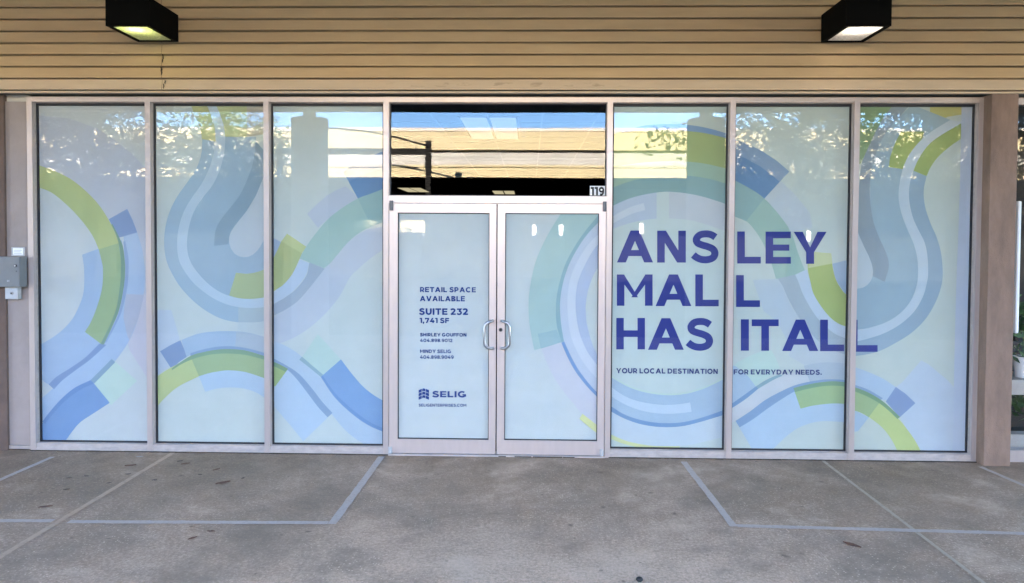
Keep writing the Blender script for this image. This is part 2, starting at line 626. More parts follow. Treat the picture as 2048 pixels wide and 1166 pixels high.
def column(px, label):
    x = at(px, 400, 6.6)[0]
    c = thing("canopy_column", label, "column", (x, -6.45, 0), "round columns under the canopy edge")
    q = MB()
    q.lathe([(0.0, 0.0), (0.335, 0.0), (0.335, 0.01), (0.32, 0.03), (0.315, 3.90), (0.312, 3.92), (0.0, 3.92)], x, -6.45)
    q.build("shaft", M['soffit'], c, smooth=False)
    q = MB()
    q.lathe([(0.11, 3.92), (0.11, SOF)], x, -6.45, 20)
    q.build("neck", M['soffit'], c, smooth=True)


column(621, "round pale column reflected in the pane left of the doors")
column(1409, "round pale column reflected in the pane right of the doors")

# ------------------------------------------------------------------ storefront frame
MX = [-3.073, -2.0471, -1.0254, 0.0, 1.8949, 2.9218, 3.952]      # left edges of the mullions
XR = 5.021                                                       # right end of the frame
MW = 0.0465
HT = 3.0589
YB = 0.11                                                        # back of the frame
YG = 0.056                                                       # glass
ZH = HT - 0.047                                                  # underside of head
ZSILL = 0.062
ZT0, ZT1 = at(1000, 406.5)[1], at(1000, 392.0)[1]                # transom bar
shop = thing("storefront", "vacant shopfront of pale aluminium with printed film panes and double doors", "storefront", (0.97, 0, 0))
edges = MX + [XR - MW]
d = MB()
for x in edges:
    d.box(x, x + MW, 0.0, YB, 0.0, HT)
spans = [(edges[i] + MW, edges[i + 1]) for i in range(7)]
for i, (a, c) in enumerate(spans):
    d.box(a, c, 0.003, YB, ZH, HT)
d.build("frame", M['frame'], shop)
for i, (a, c) in enumerate(spans):
    if i == 3: continue
    d = MB()
    d.box(a, c, 0.010, YB, 0.0245, ZSILL)
    d.box(a, c, 0.002, YB, 0.004, 0.0243)
    d.build("sill", M['sill'], shop)
d = MB()
a, c = spans[3]
d.box(a, c, 0.002, YB, ZT0, ZT1)
d.build("transom_bar", M['door'], shop)
d = MB()
xx = a + 0.004
d.box(a + 0.001, c - 0.001, -0.02, YB, 0.001, 0.014)
for k in range(9):
    q = random.uniform(a + 0.9, c - 0.2)
    d.box(q, q + random.uniform(0.05, 0.12), -0.0215, -0.0202, 0.002, 0.009, 1)
d.build("threshold", [M['sill'], M['gap']], shop)

# ------------------------------------------------------------------ printed graphics
S = 1 / 3.24
KF = (0.93, 0.81, 0.66)                       # print colours are stored as albedos


def cr(pts, n=40):
    """smooth curve through points, resampled evenly"""
    P = [np.array(p, float) for p in pts]
    if len(P) == 2:
        return [P[0] + (P[1] - P[0]) * k / (n - 1) for k in range(n)]
    Q = [2 * P[0] - P[1]] + P + [2 * P[-1] - P[-2]]
    out = []
    for i in range(1, len(Q) - 2):
        for k in range(14):
            t = k / 14
            a, b, c, d = Q[i - 1], Q[i], Q[i + 1], Q[i + 2]
            out.append(0.5 * ((2 * b) + (c - a) * t + (2 * a - 5 * b + 4 * c - d) * t * t + (3 * b - a - 3 * c + d) * t ** 3))
    out.append(P[-1])
    L = [0]
    for i in range(1, len(out)): L.append(L[-1] + float(np.hypot(*(out[i] - out[i - 1]))))
    res = []
    j = 0
    for k in range(n):
        s = L[-1] * k / (n - 1)
        while j < len(L) - 2 and L[j + 1] < s: j += 1
        t = 0 if L[j + 1] == L[j] else (s - L[j]) / (L[j + 1] - L[j])
        res.append(out[j] + (out[j + 1] - out[j]) * t)
    return res


def clip(poly, x0, x1, z0, z1):
    for ax, lim, sg in ((0, x0, 1), (0, x1, -1), (1, z0, 1), (1, z1, -1)):
        out = []
        for i in range(len(poly)):
            a, b = poly[i - 1], poly[i]
            da, db = sg * (a[ax] - lim), sg * (b[ax] - lim)
            if (da >= 0) != (db >= 0):
                t = da / (da - db)
                out.append((a[0] + (b[0] - a[0]) * t, a[1] + (b[1] - a[1]) * t))
            if db >= 0: out.append(b)
        poly = out
        if len(poly) < 3: return []
    return poly


class Film:
    def __init__(self, rect, org, base, off=0.0):
        self.rect, self.org, self.off = rect, org, off
        self.y = YG + 0.0125 + off
        self.mb = MB()
        x0, x1, z0, z1 = rect
        self.emit([(x0, z0), (x1, z0), (x1, z1), (x0, z1)], base)

    def emit(self, poly, col):
        col = tuple(v * 0.9 + w * 0.1 for v, w in zip(col, (185, 207, 222)))
        c = tuple(v * k for v, k in zip(s2l(col), KF))
        self.mb.face([(x, self.y, z) for x, z in poly], 0, c)

    def pt(self, p):
        return at(self.org[0] + p[0] * S, self.org[1] + p[1] * S, YG + self.off)

    def band(self, col, e1, e2, n=44, dy=0):
        self.y -= 0.00012
        A = [self.pt((p[0], p[1] + dy)) for p in cr(e1, n)]
        B = [self.pt((p[0], p[1] + dy)) for p in cr(e2, n)]
        for i in range(n - 1):
            for tri in ((A[i], A[i + 1], B[i + 1]), (A[i], B[i + 1], B[i])):
                q = clip(list(tri), *self.rect)
                if q: self.emit(q, col)

    def poly(self, col, pts, dy=0):
        self.y -= 0.00012
        W = [self.pt((p[0], p[1] + dy)) for p in pts]
        for t in tessellate_polygon([[Vector((a, b, 0)) for a, b in W]]):
            q = clip([W[k] for k in t], *self.rect)
            if q: self.emit(q, col)


def rect_of(i):
    a, c = spans[i]
    return (a + 0.006, c - 0.006, ZSILL + 0.006, ZH - 0.012)


# pane one
f = Film(rect_of(0), (60, 190), (184, 203, 222))
PA = f
f.poly((174, 191, 220), [(40, 130), (250, 150), (430, 215), (560, 300), (660, 385), (760, 490), (770, 1850), (640, 1654), (625, 1600), (600, 1474), (640, 1290), (600, 900), (500, 800), (300, 600), (40, 450)])
f.poly((184, 194, 222), [(640, 1290), (770, 1290), (770, 1860), (640, 1654), (600, 1474)])
f.band((152, 183, 226), [(332, 1035), (345, 1134), (342, 1274), (310, 1374), (260, 1464), (180, 1544), (80, 1609), (50, 1622)],
       [(590, 940), (606, 1040), (611, 1134), (604, 1250), (574, 1390), (524, 1500), (444, 1620), (354, 1705), (254, 1775), (174, 1825), (115, 1877), (50, 1825)])
f.band((157, 188, 231), [(600, 915), (612, 1050), (618, 1134), (610, 1250), (575, 1400), (528, 1510), (455, 1620), (365, 1710), (265, 1785), (190, 1850), (140, 1905), (50, 1985)],
       [(690, 890), (725, 1010), (740, 1134), (738, 1240), (720, 1350), (690, 1470), (640, 1590), (560, 1710), (480, 1790), (400, 1850), (300, 1900), (210, 1965), (140, 2040), (85, 2110), (50, 2160)])
f.poly((166, 182, 214), [(618, 1290), (735, 1295), (722, 1350), (700, 1440), (640, 1590), (625, 1560), (600, 1440), (610, 1350)])
f.band((136, 167, 215), [(600, 950), (609, 1060), (613, 1134), (606, 1240), (576, 1390), (531, 1500), (478, 1605)],
       [(612, 945), (632, 1050), (634, 1134), (625, 1250), (590, 1400), (540, 1510), (490, 1605)])
f.band((118, 150, 202), [(445, 1612), (350, 1705), (250, 1775), (170, 1825), (115, 1877)], [(490, 1620), (385, 1715), (290, 1785), (205, 1850), (150, 1908)])
f.poly((124, 153, 205), [(505, 805), (625, 738), (660, 810), (690, 890), (570, 925)])
f.band((166, 189, 142), [(40, 450), (150, 490), (260, 545), (360, 625), (440, 710), (500, 800), (545, 890), (570, 960)],
       [(40, 595), (130, 630), (220, 700), (310, 790), (380, 880), (415, 940), (440, 1000)])
f.band((146, 178, 146), [(570, 960), (583, 1060), (585, 1134), (578, 1240), (555, 1380), (510, 1500), (455, 1614)],
       [(440, 1000), (458, 1070), (468, 1134), (462, 1250), (430, 1370), (390, 1470), (350, 1536)])
f.band((116, 155, 146), [(522, 840), (550, 900), (572, 970), (583, 1060), (585, 1134), (578, 1240), (555, 1380), (510, 1500), (452, 1616)],
       [(530, 835), (570, 915), (597, 980), (608, 1060), (612, 1134), (604, 1240), (574, 1390), (529, 1500), (474, 1618)])
f.poly((178, 211, 217), [(530, 580), (690, 720), (520, 878), (410, 735)], 1134)
f.poly((126, 163, 196), [(525, 578), (548, 598), (412, 737), (385, 718)], 1134)
f.band((112, 153, 213), [(400, 725), (300, 775), (210, 850), (130, 930), (85, 985), (50, 1035)], [(512, 862), (400, 935), (320, 990), (260, 1060), (215, 1130), (200, 1180)], dy=1134)
f.poly((112, 153, 213), [(50, 1030), (90, 985), (215, 1128), (200, 1180), (50, 1180)], 1134)
f.band((103, 142, 203), [(388, 715), (285, 765), (195, 840), (120, 925), (75, 985)], [(408, 737), (310, 785), (218, 855), (140, 940), (92, 1000)], dy=1134)

# pane two
f = Film(rect_of(1), (295, 190), (184, 206, 220))
PB = f
f.poly((176, 200, 230), [(40, 260), (150, 260), (200, 430), (215, 560), (40, 700)], 1134)
f.band((172, 190, 152), [(270, 40), (300, 130), (335, 210), (350, 290)], [(370, 40), (400, 110), (428, 190), (438, 300)])
f.band((168, 188, 155), [(430, 40), (460, 110), (485, 180), (500, 270)], [(640, 40), (640, 110), (640, 180), (640, 270)])
f.poly((168, 176, 176), [(640, 40), (780, 40), (780, 250), (640, 270)])
RL = [(370, 40), (400, 110), (425, 180), (438, 250), (432, 340), (405, 450), (350, 570), (280, 670), (225, 770), (195, 880), (188, 980), (200, 1070), (235, 1140), (300, 1224), (400, 1304), (500, 1354), (600, 1377), (700, 1380), (770, 1373)]
RR = [(430, 40), (460, 110), (485, 180), (500, 270), (495, 360), (470, 470), (420, 580), (350, 670), (295, 760), (262, 870), (252, 980), (268, 1065), (312, 1140), (390, 1224), (470, 1279), (560, 1312), (640, 1322), (700, 1320), (770, 1310)]
f.band((148, 181, 214), [(350, 285), (345, 380), (310, 480), (250, 570), (180, 670), (130, 780), (105, 900), (105, 1000), (120, 1080), (145, 1140), (200, 1234), (280, 1324), (370, 1396), (470, 1449), (580, 1474), (700, 1474), (770, 1462)],
       [(438, 300), (432, 340), (405, 450), (350, 570), (280, 670), (225, 770), (195, 880), (188, 980), (200, 1070), (235, 1140), (300, 1224), (400, 1304), (500, 1354), (600, 1377), (700, 1380), (770, 1373)])
f.poly((160, 186, 208), [(585, 1375), (680, 1381), (770, 1372), (770, 1463), (700, 1474), (585, 1474)])
f.poly((178, 202, 220), [(585, 1474), (700, 1475), (770, 1463), (770, 1570), (640, 1540), (580, 1532)])
f.band((143, 177, 211), RR[3:], [(700, 270), (700, 360), (690, 440), (700, 560), (720, 700), (740, 800), (750, 900), (755, 1000), (760, 1100), (762, 1150), (763, 1180), (764, 1200), (766, 1240), (768, 1260), (769, 1280), (770, 1310)])
f.band((127, 160, 191), [(700, 300), (680, 440), (650, 530), (600, 640), (540, 720), (470, 810), (437, 880), (428, 978)], [(790, 400), (770, 470), (745, 540), (700, 650), (640, 750), (560, 850), (530, 900), (522, 966)])
f.poly((172, 195, 221), [(790, 440), (745, 540), (700, 650), (640, 750), (560, 850), (535, 890), (525, 925), (526, 960), (537, 995), (560, 1028), (590, 1046), (620, 1052), (652, 1048), (682, 1034), (708, 1010), (728, 982), (748, 945), (758, 900), (790, 800)])
f.band((161, 185, 152), [(570, 1152), (640, 1158), (700, 1149), (770, 1125)], [(525, 1300), (600, 1320), (690, 1321), (770, 1310)])
f.band((170, 200, 232), RL, RR, 70)
DY = 1134
f.band((152, 184, 223), [(215, 455), (320, 415), (420, 400), (530, 397), (640, 405), (770, 437)], [(250, 565), (330, 528), (430, 505), (530, 500), (640, 512), (770, 544)], dy=DY)
f.poly((160, 184, 212), [(572, 400), (640, 405), (770, 437), (770, 544), (640, 512), (565, 502)], DY)
f.poly((122, 153, 203), [(78, 528), (145, 488), (210, 456), (232, 510), (250, 565), (200, 598), (155, 648)], DY)
f.band((126, 160, 204), [(275, 540), (350, 518), (440, 500), (530, 495), (640, 508), (770, 542)], [(275, 562), (350, 540), (440, 522), (540, 518), (640, 528), (770, 564)], dy=DY)
f.band((176, 200, 152), [(40, 705), (120, 650), (200, 607), (285, 572)], [(40, 905), (120, 820), (200, 755), (330, 690)], dy=DY)
f.band((150, 182, 149), [(280, 575), (360, 552), (440, 540), (540, 538), (640, 548), (770, 582)], [(330, 690), (400, 669), (480, 655), (540, 652), (640, 665), (770, 708)], dy=DY)
f.band((120, 163, 142), [(152, 640), (200, 605), (280, 556), (350, 535), (440, 518), (540, 514), (640, 525), (770, 563)], [(156, 650), (215, 612), (285, 580), (360, 558), (440, 545), (540, 543), (640, 553), (770, 586)], dy=DY)
f.band((165, 197, 234), [(330, 690), (400, 669), (480, 655), (540, 652), (640, 665), (770, 708)], [(370, 791), (450, 770), (540, 763), (620, 770), (700, 795), (770, 840)], dy=DY)

# pane three
f = Film(rect_of(2), (530, 190), (183, 206, 221))
PC = f
f.band((173, 194, 224), [(790, 850), (640, 880), (530, 960), (440, 1060), (350, 1166), (290, 1246), (210, 1336), (130, 1391), (40, 1446)],
       [(790, 985), (680, 1060), (600, 1130), (545, 1186), (480, 1306), (390, 1416), (290, 1506), (180, 1576), (40, 1630)])
f.poly((173, 194, 226), [(270, 770), (330, 710), (400, 650), (460, 615), (520, 590), (610, 668), (500, 740), (410, 800), (340, 860)])
f.poly((110, 150, 206), [(505, 500), (560, 450), (630, 412), (790, 355), (790, 500), (600, 660)])
f.poly((97, 141, 199), [(540, 562), (600, 528), (660, 505), (790, 470), (790, 610), (670, 645), (600, 670)])
f.band((150, 190, 199), [(790, 598), (680, 640), (600, 670), (500, 730), (410, 800), (340, 880), (290, 945), (250, 1005), (220, 1060)],
       [(790, 815), (670, 860), (600, 900), (530, 960), (480, 1020), (450, 1055), (430, 1080), (410, 1100), (380, 1122)])
f.poly((138, 181, 195), [(600, 670), (680, 640), (790, 600), (790, 815), (740, 830), (684, 845)])
f.band((150, 174, 204), [(385, 1125), (345, 1176), (290, 1246), (210, 1336), (130, 1391), (40, 1440)], [(285, 1085), (265, 1170), (200, 1256), (130, 1311), (80, 1340), (40, 1362)])
f.band((172, 200, 236), [(285, 1090), (260, 1170), (190, 1261), (120, 1316), (40, 1358)], [(225, 1065), (170, 1168), (120, 1226), (80, 1255), (40, 1282)])
f.poly((150, 178, 218), [(40, 920), (105, 955), (40, 1080)])
f.poly((172, 194, 150), [(140, 898), (265, 983), (235, 1028), (102, 950)])
f.band((160, 182, 138), [(102, 948), (80, 1000), (55, 1050), (40, 1090), (40, 1150)], [(237, 1026), (180, 1150), (120, 1226), (80, 1255), (40, 1282)])
DY = 1166.4
f.band((166, 196, 231), [(40, 422), (140, 465), (235, 530), (360, 660), (450, 775), (560, 890), (670, 970), (790, 1025)], [(40, 545), (140, 600), (225, 655), (320, 760), (420, 890), (520, 1010), (640, 1098), (790, 1160)], dy=DY)
f.poly((168, 199, 235), [(145, 612), (200, 665), (270, 755), (340, 850), (405, 925), (245, 1080), (160, 975), (40, 835), (40, 745)], DY)
f.band((126, 160, 204), [(40, 535), (140, 590), (220, 645), (300, 735), (370, 825), (435, 896)], [(40, 560), (140, 615), (200, 672), (270, 762), (340, 855), (404, 924)], dy=DY)
f.poly((150, 184, 132), [(40, 575), (145, 612), (65, 722), (40, 722)], DY)
f.poly((118, 160, 130), [(40, 558), (92, 580), (147, 610), (130, 628), (40, 585)], DY)
f.poly((172, 208, 217), [(340, 384), (490, 550), (365, 660), (230, 545)], DY)
f.poly((134, 173, 196), [(237, 530), (300, 585), (378, 650), (362, 664), (290, 605), (220, 550)], DY)
f.band((116, 160, 219), [(490, 548), (560, 640), (630, 720), (700, 778), (790, 830)], [(362, 660), (450, 785), (560, 890), (670, 970), (790, 1022)], dy=DY)
f.band((104, 147, 208), [(372, 655), (460, 775), (570, 878), (680, 956), (790, 1004)], [(360, 662), (445, 788), (555, 895), (668, 975), (790, 1028)], dy=DY)

# pane five (right of the doors)
f = Film(rect_of(4), (1215, 190), (182, 208, 221))
PE = f
f.band((150, 176, 126), [(0, 262), (100, 238), (250, 225), (400, 222), (510, 230), (640, 246), (800, 282)], [(0, 480), (100, 455), (250, 435), (400, 428), (510, 430), (640, 445), (800, 482)])
f.band((112, 152, 205), [(90, 240), (200, 205), (300, 190), (420, 187), (550, 195), (680, 220), (800, 256)], [(90, 243), (200, 230), (300, 225), (420, 224), (520, 232), (640, 247), (800, 285)])
f.band((146, 184, 178), [(0, 480), (100, 455), (250, 435), (400, 428), (510, 430), (640, 445), (800, 482)], [(0, 615), (150, 558), (300, 533), (450, 523), (560, 526), (680, 547), (800, 584)])
f.band((126, 168, 182), [(0, 615), (150, 558), (300, 533), (450, 523), (560, 526), (680, 547), (800, 584)], [(0, 735), (130, 675), (240, 645), (350, 628), (420, 627), (520, 638), (640, 664), (800, 716)])
f.band((170, 194, 226), [(0, 735), (130, 675), (240, 645), (320, 632)], [(0, 880), (130, 835), (230, 812), (320, 800)])
f.band((178, 197, 220), [(400, 627), (520, 638), (640, 664), (800, 716)], [(400, 800), (520, 808), (640, 838), (800, 895)])
f.band((187, 209, 234), [(20, 795), (90, 755), (160, 722), (236, 700)], [(20, 842), (100, 797), (170, 766), (246, 745)])
DY = 1198.8
f.band((182, 207, 233), [(0, 840), (100, 893), (200, 930), (300, 950), (400, 955), (500, 945), (620, 915), (740, 880), (800, 858)], [(0, 992), (120, 1040), (240, 1068), (340, 1078), (450, 1078), (540, 1070), (620, 1052), (740, 1022), (800, 1000)], dy=DY)
f.band((180, 213, 214), [(0, 600), (80, 652), (160, 693), (260, 722), (380, 737), (500, 730), (620, 697), (740, 640), (800, 608)], [(0, 625), (80, 672), (160, 712), (260, 740), (380, 754), (500, 747), (620, 714), (740, 658), (800, 628)], dy=DY)
f.band((158, 190, 225), [(0, 615), (80, 665), (160, 704), (260, 733), (380, 748), (500, 741), (620, 708), (740, 652), (800, 622)], [(0, 815), (100, 872), (200, 910), (300, 930), (400, 936), (500, 926), (620, 896), (740, 852), (800, 828)], dy=DY)
f.band((180, 209, 240), [(0, 675), (80, 735), (160, 775), (260, 800), (380, 812), (480, 805), (537, 795)], [(0, 738), (90, 795), (180, 835), (280, 860), (380, 868), (470, 865), (547, 856)], dy=DY)
f.band((112, 154, 208), [(0, 803), (100, 868), (200, 905), (300, 925), (400, 930), (500, 922), (620, 892), (740, 850), (800, 826)], [(0, 840), (100, 895), (200, 932), (300, 951), (400, 956), (500, 947), (620, 917), (740, 881), (800, 858)], dy=DY)
f.band((200, 219, 172), [(0, 992), (120, 1044), (240, 1070), (340, 1079), (470, 1079)], [(0, 1022), (80, 1055), (160, 1078), (260, 1092), (470, 1094)], dy=DY)

# pane six
f = Film(rect_of(5), (1460, 190), (183, 206, 217))
PF = f
f.poly((178, 200, 224), [(225, 670), (330, 555), (420, 640), (520, 760), (540, 860), (400, 890), (300, 750)])
f.poly((126, 158, 200), [(20, 285), (130, 320), (220, 368), (310, 428), (388, 495), (320, 567), (225, 672), (140, 610), (20, 545)])
f.poly((99, 140, 193), [(20, 375), (110, 412), (200, 462), (290, 530), (325, 562), (225, 672), (140, 610), (20, 545)])
f.band((150, 189, 191), [(20, 545), (140, 610), (225, 670), (300, 750), (370, 840), (410, 915), (440, 1010), (470, 1090), (500, 1160)],
       [(20, 782), (110, 820), (160, 872), (200, 930), (235, 1000), (260, 1060), (280, 1120), (292, 1160), (300, 1192)])
f.poly((138, 178, 190), [(20, 545), (140, 610), (225, 670), (108, 818), (20, 782)])
f.poly((175, 199, 224), [(150, 1199), (315, 1192), (345, 1240), (400, 1370), (520, 1540), (620, 1640), (400, 1640), (300, 1460), (220, 1400)])
f.poly((178, 200, 222), [(480, 1500), (640, 1640), (780, 1700), (780, 1745), (600, 1742), (490, 1755), (380, 1690)])
f.band((158, 182, 206), [(312, 1190), (345, 1240), (380, 1320), (430, 1412), (490, 1500), (560, 1580), (640, 1640), (790, 1700)], [(425, 1165), (448, 1215), (475, 1289), (530, 1389), (590, 1469), (670, 1539), (720, 1565), (790, 1590)])
f.band((178, 205, 236), [(425, 1165), (448, 1215), (475, 1289), (530, 1389), (590, 1469), (670, 1539), (720, 1565), (790, 1590)], [(500, 1130), (525, 1215), (545, 1289), (600, 1379), (660, 1449), (700, 1478), (740, 1494), (790, 1508)])
f.band((161, 186, 122), [(518, 1014), (508, 1060), (508, 1130), (525, 1215), (545, 1289), (600, 1379), (660, 1449), (720, 1489), (790, 1508)], [(660, 1026), (664, 1070), (668, 1111), (680, 1165), (696, 1210), (720, 1250), (745, 1283), (770, 1303), (790, 1315)])
f.poly((184, 204, 168), [(518, 1014), (660, 1026), (667, 1092), (510, 1122)])
f.poly((150, 181, 219), [(667, 1094), (790, 1062), (790, 1312), (745, 1283), (696, 1210), (680, 1165)])
DY = 1198.8
f.poly((178, 213, 219), [(20, 560), (60, 530), (100, 508), (150, 485), (200, 467), (270, 455), (300, 510), (325, 570), (240, 640), (165, 692), (110, 620)], DY)
f.poly((160, 192, 227), [(-10, 550), (40, 560), (120, 625), (170, 692), (90, 760), (-10, 825)], DY)
f.band((188, 205, 225), [(-10, 845), (100, 775), (180, 710), (260, 660), (345, 622), (430, 600), (560, 640), (640, 645)], [(10, 930), (130, 855), (230, 790), (330, 735), (420, 690), (520, 664), (600, 652), (640, 648)], dy=DY)
f.band((114, 155, 205), [(-10, 820), (90, 750), (172, 690)], [(-10, 848), (100, 776), (185, 707)], dy=DY)
f.band((130, 170, 192), [(172, 690), (230, 653), (290, 625), (330, 613)], [(185, 707), (250, 668), (310, 636), (345, 622)], dy=DY)
f.band((166, 190, 217), [(480, 558), (560, 541), (660, 535), (790, 547)], [(520, 660), (600, 648), (680, 645), (790, 664)], dy=DY)
f.band((167, 199, 235), [(62, 955), (150, 905), (250, 830), (340, 770), (418, 722), (560, 690), (640, 700), (790, 720)], [(140, 1090), (200, 1160), (240, 1140), (320, 1060), (400, 990), (480, 945), (600, 917), (790, 927)], dy=DY)
f.band((126, 162, 208), [(38, 915), (130, 855), (230, 780), (330, 725), (420, 685), (520, 660), (640, 645), (790, 652)], [(64, 957), (150, 905), (250, 832), (340, 772), (415, 727), (500, 692), (600, 670), (790, 668)], dy=DY)
f.band((152, 189, 150), [(420, 722), (500, 700), (600, 680), (680, 677), (790, 686)], [(460, 836), (540, 816), (640, 804), (700, 802), (790, 808)], dy=DY)
f.band((118, 164, 142), [(413, 702), (500, 680), (600, 663), (680, 658), (790, 667)], [(424, 728), (500, 708), (600, 690), (680, 686), (790, 695)], dy=DY)

# pane seven
f = Film(rect_of(6), (1705, 190), (181, 203, 211))
PG = f
f.poly((128, 163, 132), [(20, 40), (285, 40), (190, 170), (110, 330), (60, 440), (20, 470)])
f.poly((178, 186, 128), [(505, 40), (715, 40), (715, 125), (620, 140), (540, 195), (512, 205)])
GL = [(640, 160), (540, 220), (460, 280), (390, 360), (340, 450), (312, 560), (303, 660), (320, 760), (360, 870), (400, 960), (425, 1060), (430, 1160), (420, 1240), (385, 1330), (320, 1410), (230, 1470), (130, 1505), (70, 1518), (0, 1523)]
GR = [(720, 175), (570, 265), (490, 330), (430, 420), (395, 500), (375, 580), (372, 680), (395, 790), (430, 870), (470, 950), (490, 1040), (495, 1160), (485, 1225), (460, 1310), (400, 1409), (310, 1489), (200, 1549), (70, 1589), (0, 1600)]
f.band((146, 178, 205), [(390, 60), (300, 150), (210, 260), (150, 400), (120, 540), (118, 680), (100, 820), (60, 930), (30, 1030), (20, 1110), (10, 1190), (0, 1250), (0, 1300), (0, 1350), (0, 1400), (0, 1440), (0, 1480), (0, 1500), (0, 1523)], GL)
f.band((136, 160, 184), [(285, 40), (190, 170), (110, 330), (62, 450), (45, 600), (20, 780), (40, 890), (78, 980), (125, 1080), (140, 1160), (133, 1172)], [(400, 40), (300, 150), (210, 260), (150, 400), (120, 540), (118, 680), (140, 820), (180, 930), (225, 1030), (241, 1110), (213, 1212)])
f.poly((174, 197, 220), [(0, 830), (40, 895), (78, 980), (110, 1045), (130, 1100), (137, 1145), (134, 1178), (122, 1207), (100, 1233), (70, 1250), (0, 1262)])
f.poly((150, 177, 114), [(320, 235), (470, 235), (455, 285), (390, 360), (340, 450), (330, 480), (240, 465), (248, 400), (280, 310)])
f.band((150, 177, 114), [(720, 175), (570, 265), (490, 330), (430, 420), (400, 490)], [(720, 275), (640, 330), (560, 400), (510, 470), (485, 525)])
f.band((141, 172, 202), [(400, 490), (375, 580), (372, 680), (395, 790), (430, 870), (470, 950), (490, 1040), (495, 1160), (485, 1225), (460, 1310), (400, 1409), (310, 1489), (200, 1549), (70, 1589), (0, 1600)],
       [(485, 525), (466, 620), (475, 720), (510, 830), (550, 920), (580, 1030), (590, 1160), (580, 1240), (545, 1340), (480, 1450), (390, 1540), (280, 1610), (170, 1664), (80, 1685), (0, 1695)], 60)
f.band((178, 203, 230), GL, GR, 70)
DY = 1198.8
f.poly((176, 200, 230), [(450, 522), (330, 660), (285, 697), (410, 800), (310, 890), (370, 990), (440, 1090), (480, 1180), (665, 1180), (665, 700), (620, 650), (560, 600), (500, 550)], DY)
f.band((165, 195, 231), [(-10, 555), (100, 595), (200, 640), (288, 697)], [(-10, 690), (100, 722), (190, 775), (225, 782)], dy=DY)
f.poly((124, 153, 204), [(285, 695), (350, 740), (412, 800), (310, 892), (220, 790)], DY)
f.band((130, 164, 205), [(-10, 672), (100, 710), (200, 767)], [(-10, 692), (100, 730), (186, 780)], dy=DY)
f.band((150, 184, 146), [(-10, 705), (60, 728), (120, 758), (182, 798)], [(-10, 842), (30, 852), (70, 868), (110, 892)], dy=DY)
f.band((178, 204, 146), [(180, 796), (295, 895), (370, 985), (420, 1060), (470, 1160)], [(110, 890), (190, 952), (250, 1025), (290, 1100), (320, 1180)], dy=DY)
f.band((116, 160, 130), [(-10, 686), (100, 728), (190, 780), (260, 840), (312, 890)], [(-10, 712), (100, 757), (180, 802), (240, 850), (295, 902)], dy=DY)
f.poly((157, 191, 228), [(-10, 842), (30, 852), (110, 892), (40, 982), (-10, 990)], DY)
f.band((174, 197, 232), [(712, 40), (702, 500), (690, 900), (678, 1199), (665, 1700), (655, 2330)], [(820, 40), (820, 500), (820, 900), (820, 1199), (820, 1700), (820, 2330)])

# ------------------------------------------------------------------ lettering: a bold geometric stroke face


def stroke(pts, t, t2=None):
    """polyline -> quads with mitred joins"""
    P = []
    for p in pts:
        if not P or np.hypot(P[-1][0] - p[0], P[-1][1] - p[1]) > 1e-6: P.append(np.array(p, float))
    n = len(P)
    closed = n > 2 and np.allclose(P[0], P[-1])
    L, R = [], []
    for i in range(n):
        a = P[i - 1] if i > 0 else (P[-2] if closed else None)
        c = P[i + 1] if i < n - 1 else (P[1] if closed else None)
        d1 = (P[i] - a) / np.hypot(*(P[i] - a)) if a is not None else None
        d2 = (c - P[i]) / np.hypot(*(c - P[i])) if c is not None else None
        if d1 is None: d1 = d2
        if d2 is None: d2 = d1
        nn = np.array([-(d1 + d2)[1], (d1 + d2)[0]])
        nn = nn / np.hypot(*nn)
        k = max(0.35, float(np.dot(nn, np.array([-d1[1], d1[0]]))))
        L.append(P[i] + nn * t / 2 / k)
        R.append(P[i] - nn * t / 2 / k)
    return [[tuple(L[i]), tuple(L[i + 1]), tuple(R[i + 1]), tuple(R[i])] for i in range(n - 1)]


def arc(cx, cy, rx, ry, a0, a1, n=22):
    return [(cx + rx * math.cos(math.radians(a0 + (a1 - a0) * k / n)), cy + ry * math.sin(math.radians(a0 + (a1 - a0) * k / n))) for k in range(n + 1)]


def rc(x0, x1, y0, y1):
    return [(x0, y0), (x1, y0), (x1, y1), (x0, y1)]


def par(b0, b1, t0, t1, y0=0, y1=1):
    return [(b0, y0), (b1, y0), (t1, y1), (t0, y1)]


